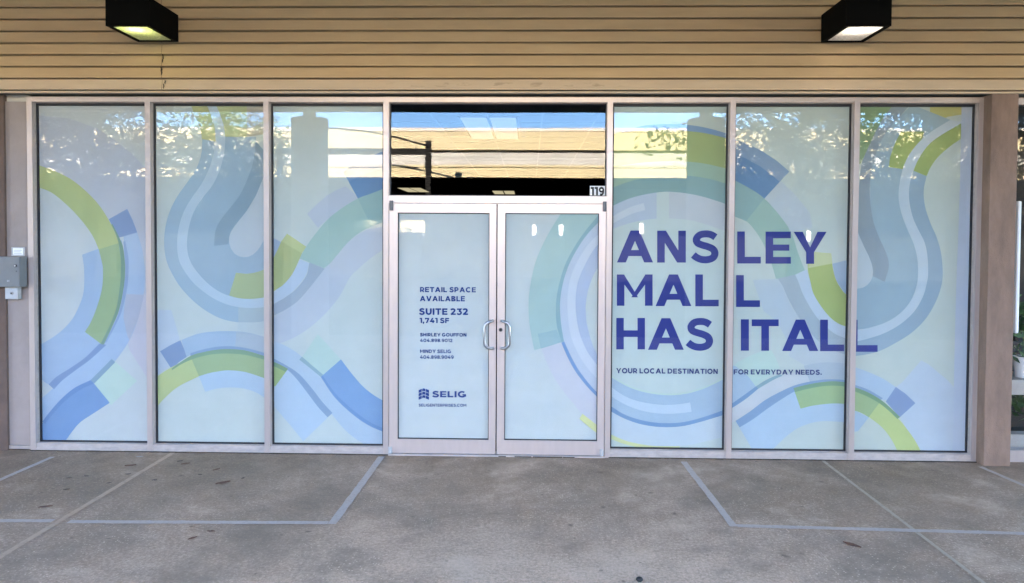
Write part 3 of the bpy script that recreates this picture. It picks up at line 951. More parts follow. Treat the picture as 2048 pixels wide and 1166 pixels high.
def glyph(ch, t):
    """pieces and width for cap height one"""
    h = t / 2
    u = t * 0.88                   # horizontals
    k = t * 1.14                   # diagonals
    if ch == 'A':
        w = 1.10
        sl = (w / 2 - k / 2)
        yb0, yb1 = 0.20, 0.20 + u * 0.9
        return [par(0, k, sl, sl + k), par(w - k, w, w - sl - k, w - sl), rc(sl * yb0 + k * 0.7, w - sl * yb0 - k * 0.7, yb0, yb1)], w
    if ch == 'N':
        w = 0.90
        return [rc(0, t, 0, 1), rc(w - t, w, 0, 1), par(w - t - t * 0.15, w - 0.001, 0.001, t + t * 0.15)], w
    if ch == 'M':
        w = 1.12
        return [rc(0, t, 0, 1), rc(w - t, w, 0, 1), par(w / 2 - t * 0.12, w / 2 + t * 0.45, 0.002, t * 0.95, 0.27, 0.999), par(w / 2 - t * 0.45, w / 2 + t * 0.12, w - t * 0.95, w - 0.002, 0.271, 0.998)], w
    if ch == 'L': return [rc(0, t, 0, 1), rc(t, 0.73, 0, u)], 0.73
    if ch == 'E':
        w = 0.79
        return [rc(0, t, 0, 1), rc(t, w, 0, u), rc(t, w, 1 - u, 1), rc(t, w - 0.05, 0.5 - u * 0.46, 0.5 + u * 0.46)], w
    if ch == 'F': return [rc(0, t, 0, 1), rc(t, 0.76, 1 - u, 1), rc(t, 0.72, 0.36, 0.36 + u)], 0.76
    if ch == 'H':
        w = 0.91
        return [rc(0, t, 0, 1), rc(w - t, w, 0, 1), rc(t, w - t, 0.5 - u / 2, 0.5 + u / 2)], w
    if ch == 'I': return [rc(0, t, 0, 1)], t
    if ch == 'T': return [rc(0.43 - h, 0.43 + h, 0, 1 - u), rc(0, 0.86, 1 - u, 1)], 0.86
    if ch == 'Y':
        w = 1.02
        return [rc(w / 2 - h, w / 2 + h, 0, 0.40), par(w / 2 - h, w / 2 + h * 0.6, 0, k, 0.36, 1), par(w / 2 - h * 0.6, w / 2 + h, w - k, w, 0.361, 0.999)], w
    if ch == 'V':
        w = 1.06
        return [par(w / 2 - k / 2, w / 2 + k / 2, 0, k), par(w / 2 - k / 2, w / 2 + k / 2, w - k, w, 0.001, 0.999)], w
    if ch in 'OCG0':
        w = 1.10 if ch != '0' else 0.90
        rx, ry = w / 2 - h, 0.515 - u / 2
        if ch in 'O0': return stroke(arc(w / 2, 0.5, rx, ry, 0, 360, 40), t), w
        if ch == 'C': return stroke(arc(w / 2, 0.5, rx, ry, 48, 312, 34), t), w - 0.06
        return stroke(arc(w / 2, 0.5, rx, ry, 48, 322, 34), t) + [rc(w - t * 1.05, w - 0.05, 0.12, 0.52), rc(w * 0.54, w - t * 1.05, 0.52 - u * 0.9, 0.52)], w - 0.03
    if ch == 'D':
        w = 0.98
        return [rc(0, t, 0, 1)] + stroke([(t * .9, 1 - u / 2), (0.42, 1 - u / 2)] + arc(0.42, 0.5, w - h - 0.42, 0.5 - u / 2, 88, -88, 24) + [(0.42, u / 2), (t * .9, u / 2)], u), w
    if ch in 'PR':
        w = 0.84
        b = stroke([(t * .9, 1 - u / 2), (0.42, 1 - u / 2)] + arc(0.44, 0.64, w - h - 0.44 - 0.02, 0.36 - u / 2, 88, -88, 20) + [(0.42, 0.28 + u / 2), (t * .9, 0.28 + u / 2)], u)
        p = [rc(0, t, 0, 1)] + b
        if ch == 'R': p.append(par(w - t * 1.2, w, 0.36, 0.36 + t * 1.15, 0, 0.33))
        return p, w
    if ch == 'B':
        w = 0.86
        b = stroke([(t * .9, 1 - u / 2), (0.42, 1 - u / 2)] + arc(0.44, 0.755, w - h - 0.50, 0.245 - u / 2, 88, -88, 16) + [(0.42, 0.5), (t * .9, 0.5)], u)
        b += stroke([(0.3, 0.501), (0.44, 0.501)] + arc(0.46, 0.255, w - h - 0.46, 0.246 - u / 2, 88, -88, 16) + [(0.42, u / 2), (t * .9, u / 2)], u)
        return [rc(0, t, 0, 1)] + b, w
    if ch == 'U':
        w = 0.90
        return stroke([(h, 1), (h, 0.42)] + arc(w / 2, 0.42, w / 2 - h, 0.43 - u / 2, 180, 360, 24) + [(w - h, 1)], t), w
    if ch == 'S':
        c = [(0.74, 0.80), (0.62, 0.875), (0.46, 0.905), (0.27, 0.87), (0.165, 0.745), (0.20, 0.62), (0.34, 0.555), (0.52, 0.50), (0.67, 0.42), (0.725, 0.29), (0.66, 0.155), (0.49, 0.095), (0.31, 0.105), (0.17, 0.165), (0.07, 0.245)]
        return stroke([tuple(p) for p in cr(c, 48)], t * 0.97), 0.84
    if ch == '1': return [rc(0.20, 0.20 + t, 0, 1), rc(0, 0.2, 1 - u, 1)], 0.20 + t
    if ch == '2':
        c = [(0.06, 0.76), (0.18, 0.875), (0.36, 0.905), (0.55, 0.86), (0.62, 0.72), (0.56, 0.56), (0.40, 0.38), (0.14, 0.12)]
        return stroke([tuple(p) for p in cr(c, 30)], t * .95) + [rc(0.02, 0.78, 0, u)], 0.78
    if ch == '3': return stroke([(0.04, 1 - u / 2), (0.60, 1 - u / 2), (0.36, 0.58)], u) + stroke([tuple(p) for p in cr([(0.30, 0.55), (0.48, 0.55), (0.62, 0.46), (0.65, 0.31), (0.56, 0.15), (0.38, 0.095), (0.18, 0.13), (0.05, 0.22)], 24)], u), 0.76
    if ch == '4': return [rc(0.50, 0.50 + t * .95, 0, 0.6), rc(0, 0.88, 0.20, 0.20 + u), par(0, t * 1.1, 0.40, 0.40 + t * 1.2, 0.30, 1)], 0.88
    if ch == '7': return [rc(0, 0.8, 1 - u, 1), rc(0, t * .9, 0.7, 1 - u), par(0.16, 0.16 + k, 0.80 - k, 0.80, 0, 1 - u)], 0.8
    if ch == '8': return stroke(arc(0.40, 0.735, 0.29, 0.265 - u / 2, 0, 360, 26), u) + stroke(arc(0.40, 0.275, 0.40 - h, 0.285 - u / 2, 0, 360, 28), u), 0.80
    if ch == '9': return stroke(arc(0.40, 0.66, 0.40 - h, 0.35 - u / 2, 0, 360, 28), u) + stroke([tuple(p) for p in cr([(0.80 - h, 0.64), (0.79 - h, 0.42), (0.66 - h * .5, 0.20), (0.42, 0.095), (0.18, 0.11)], 18)], u), 0.80
    if ch == '.': return [rc(0, t, 0, t)], t
    if ch == ',': return [rc(0, t, 0, t), par(-0.02, t * .5, 0.0, t, -0.18, 0)], t
    return [], 0.32


class Ink:
    """lettering laid on a film"""

    def __init__(self, rect, y):
        self.mb, self.rect, self.y = MB(), rect, y

    def put(self, polys, fn, mi=0, yref=None):
        for k, p in enumerate(polys):
            w = [fn(*q) for q in p]
            q = clip(w, *self.rect)
            if q: self.mb.face([(a, self.y - 0.00003 * (k % 60), b) for a, b in q], mi)

    def word(self, txt, x0, x1, ytop, ybase, t, gap=0.10, mi=0, dyx=0.0, yp=None):
        items, X = [], 0.0
        for ch in txt:
            g, wd = glyph(ch, t)
            items.append((g, X))
            X += wd + (gap if ch != ' ' else 0.0)
        X -= gap
        yp = YG + 0.003 if yp is None else yp

        def mk(ox):
            def fn(a, b):
                px = x0 + (x1 - x0) * (a + ox) / X
                return at(px, ybase - (ybase - ytop) * b + dyx * (px - x0), yp)
            return fn
        for g, ox in items: self.put(g, mk(ox), mi)


def z36(ox, oy, x, y): return ox + x / 3.643, oy + y / 3.643


def zl(ox, oy, x, y): return ox + x / 3.24, oy + y / 3.24


# ------------------------------------------------------------------ windows
WIN_LABEL = [None] * 7
ORD = [(PA, 0), (PB, 1), (PC, 2), (PE, 4), (PF, 5), (PG, 6)]
WL = {0: "pane with green arc and blue quadrant print, leftmost", 1: "pane with pale blue looping ribbon print, second from left",
      2: "pane with teal arc and bright blue wedge print, left of the doors", 4: "pane with large ANSLEY start lettering, right of the doors",
      5: "pane with middle part of the large lettering", 6: "pane with serpentine blue ribbon print, rightmost"}
INK = {}
for film, i in ORD:
    a, c = spans[i]
    q = MB()                                  # glazing bead frame of the pane
    for (x0, x1, z0, z1) in ((a, a + 0.004, ZSILL, ZH), (c - 0.004, c, ZSILL, ZH), (a + 0.004, c - 0.004, ZSILL, ZSILL + 0.004), (a + 0.004, c - 0.004, ZH - 0.004, ZH)):
        q.box(x0, x1, 0.030, YB - 0.002, z0, z1)
    wn = q.build("window", M['sill'], shop)
    wn['label'] = WL[i]
    q = MB()
    g = 0.015
    gs = 0.016
    for (x0, x1, z0, z1) in ((a + 0.004, a + gs, ZSILL + 0.004, ZH - 0.004), (c - gs, c - 0.004, ZSILL + 0.004, ZH - 0.004), (a + gs, c - gs, ZSILL + 0.004, ZSILL + g), (a + gs, c - gs, ZH - 0.024, ZH - 0.004)):
        q.box(x0, x1, YG - 0.006, YG + 0.02, z0, z1)
    q.build("gasket", M['gasket'], wn)
    q = MB()
    q.box(a + 0.005, c - 0.005, YG, YG + 0.006, ZSILL + 0.005, ZH - 0.005)
    q.build("glass_pane", M['glass'], wn)
    film.mb.build("printed_film", M['print'], wn, fixn=False)
    INK[i] = (Ink(film.rect, film.y - 0.0008), wn)

T = 0.237
TI = 0.213
k5, k6, k7 = INK[4][0], INK[5][0], INK[6][0]


def big(ink, ch, x0, x1, yt, yb, t=T): ink.word(ch, x0, x1, yt, yb, t)


big(k5, 'A', *[zl(1215, 190, v, 0)[0] for v in (62, 296)], zl(0, 190, 0, 878)[1], zl(0, 190, 0, 1085)[1])
big(k5, 'N', *[zl(1215, 190, v, 0)[0] for v in (323, 509)], zl(0, 190, 0, 879)[1], zl(0, 190, 0, 1086)[1], 0.238)
big(k5, 'S', *[zl(1215, 190, v, 0)[0] for v in (542, 722)], zl(0, 190, 0, 880)[1], zl(0, 190, 0, 1087)[1], 0.226)
big(k6, 'L', *[zl(1460, 190, v, 0)[0] for v in (48, 201)], zl(0, 190, 0, 884)[1], zl(0, 190, 0, 1092)[1])
big(k6, 'E', *[zl(1460, 190, v, 0)[0] for v in (232, 396)], zl(0, 190, 0, 885)[1], zl(0, 190, 0, 1093)[1])
big(k6, 'Y', *[zl(1460, 190, v, 0)[0] for v in (414, 628)], zl(0, 190, 0, 886)[1], zl(0, 190, 0, 1094)[1], 0.245)
big(k5, 'M', 1233.9, 1305.4, 549.0, 611.7)
big(k5, 'A', 1311.4, 1383.2, 549.0, 612.3)
big(k5, 'L', 1391.0, 1437.9, 549.0, 612.8)
big(k6, 'L', 1472.6, 1520.4, 550.3, 614.0)
big(k5, 'H', 1232.8, 1290.2, 636.0, 699.0)
big(k5, 'A', 1296.3, 1367.9, 636.5, 699.8)
big(k5, 'S', 1371.6, 1427.0, 637.0, 700.6, 0.226)
I0 = zl(1460, 560, 0, 255)[1]
I1 = zl(1460, 560, 0, 458.5)[1]
big(k6, 'I', *[zl(1460, 0, v, 0)[0] for v in (72, 124)], I0, I1)
big(k6, 'T', *[zl(1460, 0, v, 0)[0] for v in (142, 317)], I0 + .2, I1 + .2, 0.245)
big(k6, 'A', *[zl(1460, 0, v, 0)[0] for v in (340, 574)], I0 + .5, I1 + .7)
big(k6, 'L', *[zl(1460, 0, v, 0)[0] for v in (586, 741)], I0 + .7, I1 + 1)
big(k7, 'L', 1696.5, zl(1705, 0, 165, 0)[0], zl(0, 560, 0, 259)[1], zl(0, 560, 0, 466)[1], 0.237)
for kk in (k5, k6):
    kk.mb.m = [0] * len(kk.mb.f)
t5, t6 = Ink(k5.rect, k5.y), Ink(k6.rect, k6.y)
t5.word("YOUR LOCAL DESTINATION", *[zl(1215, 0, v, 0)[0] for v in (57, 716)], zl(0, 560, 0, 572)[1], zl(0, 560, 0, 605)[1], 0.25, 0.13, 1, 0.007)
t6.word("FOR EVERYDAY NEEDS.", *[zl(1460, 0, v, 0)[0] for v in (25, 596)], zl(0, 560, 0, 580)[1], zl(0, 560, 0, 612)[1], 0.25, 0.13, 1, 0.005)
t5.mb.build("tagline", [M['indigo'], M['slate']], INK[4][1], fixn=False)
t6.mb.build("tagline", [M['indigo'], M['slate']], INK[5][1], fixn=False)
for i in (4, 5, 6):
    INK[i][0].mb.build("lettering", [M['indigo'], M['slate']], INK[i][1], fixn=False)

# transom window above the doors
a, c = spans[3]
q = MB()
for (x0, x1, z0, z1) in ((a, a + 0.004, ZT1, ZH), (c - 0.004, c, ZT1, ZH), (a + 0.004, c - 0.004, ZT1, ZT1 + 0.004), (a + 0.004, c - 0.004, ZH - 0.004, ZH)):
    q.box(x0, x1, 0.03, YB - 0.002, z0, z1)
tw = q.build("transom_window", M['sill'], shop)
tw['label'] = "clear transom pane above the doors showing the building across the lot"
q = MB()
for (x0, x1, z0, z1) in ((a + 0.004, a + 0.010, ZT1 + 0.004, ZH - 0.004), (c - 0.010, c - 0.004, ZT1 + 0.004, ZH - 0.004), (a + 0.01, c - 0.01, ZT1 + 0.004, ZT1 + 0.01), (a + 0.01, c - 0.01, ZH - 0.012, ZH - 0.004)):
    q.box(x0, x1, YG - 0.006, YG + 0.02, z0, z1)
q.build("gasket", M['gasket'], tw)
q = MB()
q.box(a + 0.005, c - 0.005, YG, YG + 0.006, ZT1 + 0.005, ZH - 0.005)
q.build("glass_pane", M['glassb'], tw)
q = MB()
x0, z0 = at(1179.5, 392.3, YG)
x1, z1 = at(1210.0, 372.0, YG)
z0 = max(z0, ZT1 + 0.011)
yy = YG - 0.0025
q.box(x0, x1, yy, YG - 0.0004, z0, z1)
kn = Ink((x0, x1, z0, z1), yy - 0.0005)
kn.word("119", 1181.3, 1208.5, 374.0, 390.6, 0.27, 0.10, 1, 0.0, YG)
q.v, off = q.v + kn.mb.v, len(q.v)
q.f += [tuple(i + off for i in t) for t in kn.mb.f]
q.m += kn.mb.m
q.c += kn.mb.c
q.build("number_plate", [M['white'], M['black_ink']], tw, fixn=False)

# ------------------------------------------------------------------ doors
XC = at(993.0, 650)[0]
DZ0, DZ1 = 0.018, ZT0 - 0.004
YD = 0.004


def door(x0, x1, gx0, gx1, hinge_left, label):
    gz0, gz1 = at(0.5 * (at_px(gx0) + at_px(gx1)), 881)[1], at(1000, 426)[1]
    q = MB()
    q.box(x0, gx0, YD, 0.048, DZ0, DZ1)
    q.box(gx1, x1, YD, 0.048, DZ0, DZ1)
    q.box(gx0, gx1, YD + 0.0012, 0.048, DZ0, gz0)
    q.box(gx0, gx1, YD + 0.0012, 0.048, gz1, DZ1)
    dr = q.build("door", M['door'], shop)
    dr['label'] = label
    q = MB()
    g = 0.006
    for (a0, a1, b0, b1) in ((gx0, gx0 + g, gz0, gz1), (gx1 - g, gx1, gz0, gz1), (gx0 + g, gx1 - g, gz0, gz0 + g), (gx0 + g, gx1 - g, gz1 - g, gz1)):
        q.box(a0, a1, YD + 0.012, 0.044, b0, b1)
    q.build("gasket", M['gasket'], dr)
    q = MB()
    q.box(gx0 + 0.001, gx1 - 0.001, YD + 0.016, YD + 0.022, gz0 + 0.001, gz1 - 0.001)
    q.build("door_glass", M['glassb'], dr)
    return dr, (gx0 + 0.003, gx1 - 0.003, gz0 + 0.003, gz1 - 0.003)


def at_px(x):
    return 1024 + 0      # rails are level; only the height matters


GX = [at(p, 650)[0] for p in (795.0, 978.0, 1009.5, 1196.5)]
XJ0, XJ1 = spans[3]
DOFF = (YD + 0.016) - YG
dl, rl_ = door(XJ0 + 0.004, XC - 0.005, GX[0], GX[1], True, "left door with navy leasing notice on plain film")
dr_, rr_ = door(XC + 0.005, XJ1 - 0.004, GX[2], GX[3], False, "right door with teal and blue ring print")
f = Film(rl_, (780, 410), (187, 207, 225), DOFF)
f.y = YD + 0.0245
f.mb.build("printed_film", M['print'], dl, fixn=False)
kd = Ink(rl_, YD + 0.0238)
yp = YD + 0.016
LX = lambda v: 500 + v / 3.643
for txt, x0, x1, oy, yt, yb, t, mi in (
        ("RETAIL SPACE", 1238, 1645, 300, 999, 1036, 0.245, 0), ("AVAILABLE", 1237, 1565, 300, 1064, 1102, 0.245, 0),
        ("SUITE 232", 1231, 1588, 600, 61, 108, 0.26, 0), ("1,741 SF", 1236, 1450, 600, 131, 168, 0.25, 0),
        ("SHIRLEY GOUFFON", 1238, 1576, 600, 241, 266, 0.235, 0), ("404.898.9012", 1238, 1475, 600, 283, 307, 0.21, 0),
        ("MINDY SELIG", 1238, 1464, 600, 362, 387, 0.235, 0), ("404.898.9049", 1238, 1483, 600, 404, 429, 0.21, 0),
        ("SELIG", 1327, 1575, 600, 665, 710, 0.255, 0), ("SELIGENTERPRISES.COM", 1228, 1575, 600, 757, 778, 0.20, 0)):
    kd.word(txt, LX(x0), LX(x1), oy + yt / 3.643, oy + yb / 3.643, t, 0.15 if len(txt) < 13 else 0.17, mi, 0.004, yp)
# emblem: a small block of stepped tiles under a pitched top
def emb(a, b): return at(LX(1228 + a * 75), 600 + (730 - b * 92) / 3.643, yp)


tiles = []
for r in range(3):
    y0 = 0.02 + r * 0.27
    for cidx, (xa, xb) in enumerate(((0.0, 0.30), (0.345, 0.655), (0.70, 1.0))):
        if cidx == 0: sl = (0.0, 0.10)
        elif cidx == 2: sl = (0.10, 0.0)
        else: sl = None
        hh = 0.225
        if sl: tiles.append([(xa, y0 + sl[0]), (xb, y0 + sl[1]), (xb, y0 + hh + sl[1]), (xa, y0 + hh + sl[0])])
        else:
            xm = 0.5
            y1 = y0 + 0.115
            tiles.append([(xa, y1), (xm, y1 + 0.05), (xm, y1 + hh + 0.03), (xa, y1 + hh - 0.02)])
            tiles.append([(xm, y1 + 0.05), (xb, y1), (xb, y1 + hh - 0.02), (xm, y1 + hh + 0.03)])
kd.put(tiles, emb)
kd.mb.build("lettering", M['navy'], dl, fixn=False)

f = Film(rr_, (1000, 410), (187, 208, 226), DOFF)
f.y = YD + 0.0250
f.band((187, 201, 228), [(265, 925), (320, 1060), (390, 1180), (470, 1280), (530, 1350), (660, 1460)], [(400, 893), (440, 990), (490, 1080), (550, 1160), (600, 1215), (660, 1275)])
f.band((178, 200, 233), [(660, 90), (570, 185), (510, 270), (455, 370), (415, 480), (392, 600), (390, 700), (400, 800), (415, 885), (460, 980), (510, 1070), (570, 1150), (660, 1245)],
       [(660, 90), (660, 190), (660, 290), (660, 400), (660, 500), (660, 600), (660, 700), (660, 800), (660, 900), (660, 1000), (660, 1080), (660, 1150), (660, 1245)])
f.band((167, 190, 230), [(660, 225), (600, 300), (545, 400), (505, 500), (490, 610), (495, 720), (515, 830), (560, 940), (600, 1000), (660, 1075)], [(660, 370), (615, 440), (585, 510), (568, 570), (556, 650), (560, 750), (575, 820), (592, 880), (615, 940), (660, 1020)])
f.band((187, 208, 222), [(660, 370), (615, 440), (585, 510), (568, 570), (556, 650), (560, 750), (575, 820), (592, 880), (615, 940), (660, 1020)], [(661, 370), (661, 440), (661, 510), (661, 570), (661, 650), (661, 750), (661, 820), (661, 880), (661, 940), (661, 1020)])
f.band((190, 211, 240), [(660, 165), (570, 260), (500, 370), (455, 480), (438, 600), (440, 720), (460, 850), (510, 970), (570, 1060), (660, 1160)], [(660, 225), (600, 300), (545, 400), (505, 500), (490, 610), (495, 720), (515, 830), (560, 940), (600, 1000), (660, 1075)])
f.band((160, 197, 210), [(405, 40), (340, 140), (280, 250), (230, 370), (200, 500), (185, 620), (188, 750), (205, 860), (222, 942)], [(660, 40), (560, 160), (490, 260), (430, 370), (395, 470), (370, 580), (362, 680), (370, 790), (400, 890)])
f.poly((146, 186, 206), [(245, 835), (300, 824), (365, 808), (405, 888), (330, 912), (265, 932)])
f.band((133, 176, 197), [(660, 40), (560, 160), (490, 260), (430, 370), (395, 470), (370, 580), (362, 680), (370, 790), (400, 890)], [(660, 90), (570, 185), (510, 270), (455, 370), (415, 480), (392, 600), (390, 700), (400, 800), (415, 885)])
f.band((112, 153, 213), [(398, 893), (440, 990), (490, 1080), (550, 1160), (600, 1215), (660, 1275)], [(416, 885), (460, 980), (510, 1070), (570, 1150), (610, 1195), (660, 1245)])
f.poly((202, 219, 168), [(535, 1354), (660, 1452), (660, 1500), (605, 1463), (514, 1387)])
f.mb.build("printed_film", M['print'], dr_, fixn=False)

# handles, cylinder, pivots
for dd, sx, xm in ((dl, -1, 985.5), (dr_, 1, 1004.0)):
    q = MB()
    x, zt = at(xm, 641)
    zb = at(xm, 696)[1]
    out = 0.062
    r = 0.0125
    pts = []
    for k in range(7):
        aa = k / 6 * math.pi / 2
        pts.append((x + sx * 0.06 * 0 + sx * 0.015 * 0, YD - 0.0, zt))
    xo = x + sx * 0.066
    zi, zo = 0.042, 0.0
    pts = [(x, YD + 0.001, zt), (x, YD - 0.045, zt)]
    pts = [(x, YD + 0.001, zt), (x, YD - 0.03, zt), (x + sx * 0.012, YD - 0.045, zt - 0.002), (x + sx * 0.04, YD - 0.052, zt - 0.012), (x + sx * 0.058, YD - 0.054, zt - 0.027), (xo, YD - 0.055, zt - 0.05),
           (xo, YD - 0.055, (zt + zb) / 2),
           (xo, YD - 0.055, zb + 0.05), (x + sx * 0.058, YD - 0.054, zb + 0.027), (x + sx * 0.04, YD - 0.052, zb + 0.012), (x + sx * 0.012, YD - 0.045, zb + 0.002), (x, YD - 0.03, zb), (x, YD + 0.001, zb)]
    q.tube(pts, r, 14)
    q.build("pull_handle", M['steel'], dd, smooth=True)
q = MB()
x, z = at(1001.3, 659.5)
q.tube([(x, YD, z), (x, YD - 0.012, z)], 0.0165, 20)
q.tube([(x, YD - 0.0115, z), (x, YD - 0.0135, z)], 0.009, 16, 1)
q.build("lock_cylinder", [M['darksteel'], M['gap']], dr_)
for dd, px, py0, py1, mt in ((dl, 783, 401, 421, 'darksteel'), (dr_, 1209.3, 403, 423, 'darksteel'), (dl, 780.5, 893, 912.5, 'greyp'), (dr_, 1203.0, 898, 916.0, 'greyp')):
    x, z1 = at(px, py0)
    z0 = max(0.016, at(px, py1)[1])
    q = MB()
    q.box(x - 0.016, x + 0.016, YD - 0.018, YD - 0.001, z0, z1, bev=0.004)
    q.tube([(x + 0.004, YD - 0.020, z0 + 0.004), (x + 0.004, YD - 0.020, z1 - 0.004)], 0.009, 12)
    q.build("pivot_hinge", M[mt], dd)
# dark line under the frame foot: dirt, with the contact shadow painted in
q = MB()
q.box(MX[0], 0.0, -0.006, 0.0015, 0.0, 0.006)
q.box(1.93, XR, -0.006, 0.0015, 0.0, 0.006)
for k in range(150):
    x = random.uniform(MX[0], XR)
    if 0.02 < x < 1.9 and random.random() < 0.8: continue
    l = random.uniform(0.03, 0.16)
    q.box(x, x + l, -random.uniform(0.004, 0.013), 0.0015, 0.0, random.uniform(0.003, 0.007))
q.build("dirt_shade_line", M['dirt_shade'], shop)['kind'] = 'stuff'

# ------------------------------------------------------------------ white panel, brown walls
XP0 = at(13, 550, 0.0)[0]
q = MB()
zp1 = at(30, 203, 0.012)[1]
pn = thing("wall_panel", "narrow white stucco panel between the leftmost window and the brown wall", "wall panel", (XP0, 0.012, 0))
q.box(XP0 - 0.05, MX[0] - 0.002, 0.012, 0.10, 0.045, zp1)
q.build("stucco_face", M['panel'], pn)
q = MB()
q.box(XP0 - 0.02, MX[0] - 0.002, 0.004, 0.10, 0.012, 0.042)
q.box(XP0 - 0.05, MX[0] - 0.002, 0.03, 0.10, zp1 + 0.002, HT + 0.03, 1)
q.build("base_trim", [M['frame'], M['soffit']], pn)
q = MB()
q.box(-9, XP0, -0.012, 0.10, 0.0, ZS - 0.008, bev=0.006)
M['darkstucco'] = mat("dark_brown_stucco", (0.13, 0.085, 0.068), 0.9, noise=0.2, nscale=5, bump=0.5, bscale=150)
tag(q.build("stucco_wall", M['darkstucco']), "brown stucco wall at the far left behind the grey electrical box", "wall")
XQ0, XQ1 = at(1975.5, 560, YS)[0], at(2029.5, 560, YS)[0]
q = MB()
q.box(XQ0, XQ1, YS + 0.001, 0.14, 0.0, ZS - 0.013, bev=0.007)
tag(q.build("stucco_pillar", M['stucco']), "brown stucco pillar standing right of the last window", "pillar")
q = MB()
q.box(XR + 0.001, XQ0 - 0.001, 0.035, 0.10, 0.0, HT + 0.04)
tag(q.build("stucco_return", M['stucco']), "brown stucco strip between window frame and pillar", "wall")

# ------------------------------------------------------------------ electrical box
bx1, bz0 = at(55, 573, -0.012)
bz1 = at(55, 513, -0.012)[1]
eb = thing("electrical_box", "grey metal electrical box on the brown wall at the left edge", "electrical box", (bx1 - 0.15, -0.012, bz0))
q = MB()
q.box(bx1 - 0.30, bx1, -0.105, -0.0125, bz0, bz1, bev=0.004)
q.build("case", M['grey'], eb)
q = MB()
q.box(bx1 - 0.295, bx1 - 0.004, -0.110, -0.106, bz0 + 0.004, bz1 - 0.004, bev=0.0015)
q.build("cover", M['grey'], eb)
q = MB()
x, z = at(31, 531.5, -0.11)
q.tube([(x, -0.110, z), (x, -0.118, z)], 0.013, 16)
q.tube([(x, -0.1175, z), (x, -0.121, z)], 0.007, 12, 1)
q.build("latch", [M['darksteel'], M['greyp']], eb)
q = MB()
x, z = at(33, 542.5, -0.11)
q.tube([(x, -0.110, z), (x, -0.1125, z)], 0.006, 10)
q.build("screw", M['darksteel'], eb)
q = MB()
x, z = at(16.5, 562, -0.11)
for dx in (-0.010, 0.004):
    q.box(x + dx, x + dx + 0.005, -0.1112, -0.1102, z - 0.008, z + 0.010)
q.box(x - 0.006, x + 0.006, -0.1116, -0.1112, z - 0.001, z + 0.003)
q.build("stamped_mark", M['greyp'], eb)
x0, z0 = at(12, 598, -0.05)
x1, z1 = at(37, 576.5, -0.05)
q = MB()
q.box(x0, x1, -0.060, -0.0125, z0, bz0 - 0.001, bev=0.003)
q.build("knockout_box", M['greyp'], eb)
q = MB()
x, z = at(23.5, 586.5, -0.06)
q.tube([(x, -0.060, z), (x, -0.066, z)], 0.014, 18)
q.tube([(x, -0.066, z), (x, -0.068, z)], 0.007, 12, 1)
q.build("plug", [M['steel'], M['darksteel']], eb)
x0, z0 = at(24, 512, 0.01)
x1, z1 = at(50, 494.5, 0.01)
lp = thing("notice_plate", "small white notice in a grey frame just above the electrical box", "notice", (x0, 0.01, z0))
q = MB()
q.box(x0, x1, 0.002, 0.0115, z0, z1, bev=0.002)
q.build("holder", M['greyp'], lp)
q = MB()
q.box(x0 + 0.016, x1 - 0.012, 0.0005, 0.0017, z0 + 0.012, z1 - 0.008)
for k in range(3):
    zz = z0 + 0.02 + k * 0.014
    q.box(x0 + 0.024, x1 - 0.022 - 0.01 * (k % 2), -0.0001, 0.0004, zz, zz + 0.0045, 1)
q.build("paper", [M['white'], M['greyp']], lp)

# ------------------------------------------------------------------ wall lamps


def mat_lens():
    m = bpy.data.materials.new("frosted_lens")
    m.use_nodes = True
    t = m.node_tree
    N, L = t.nodes, t.links
    N.clear()
    out = N.new("ShaderNodeOutputMaterial")
    a = N.new("ShaderNodeBsdfTranslucent")
    b = N.new("ShaderNodeBsdfDiffuse")
    mx = N.new("ShaderNodeMixShader")
    mx.inputs[0].default_value = 0.35
    tc = N.new("ShaderNodeTexCoord")
    n = N.new("ShaderNodeTexNoise")
    n.inputs["Scale"].default_value = 70
    n.inputs["Detail"].default_value = 4
    L.new(tc.outputs["Object"], n.inputs["Vector"])
    r = N.new("ShaderNodeMapRange")
    r.inputs[1].default_value, r.inputs[2].default_value, r.inputs[3].default_value, r.inputs[4].default_value = 0.3, 0.7, 0.55, 0.95
    L.new(n.outputs[0], r.inputs[0])
    c = N.new("ShaderNodeCombineColor")
    for i in range(3): L.new(r.outputs[0], c.inputs[i])
    L.new(c.outputs[0], a.inputs[0])
    b.inputs[0].default_value = (0.45, 0.44, 0.42, 1)
    L.new(a.outputs[0], mx.inputs[1])
    L.new(b.outputs[0], mx.inputs[2])
    L.new(mx.outputs[0], out.inputs[0])
    return m


M['lens'] = mat_lens()


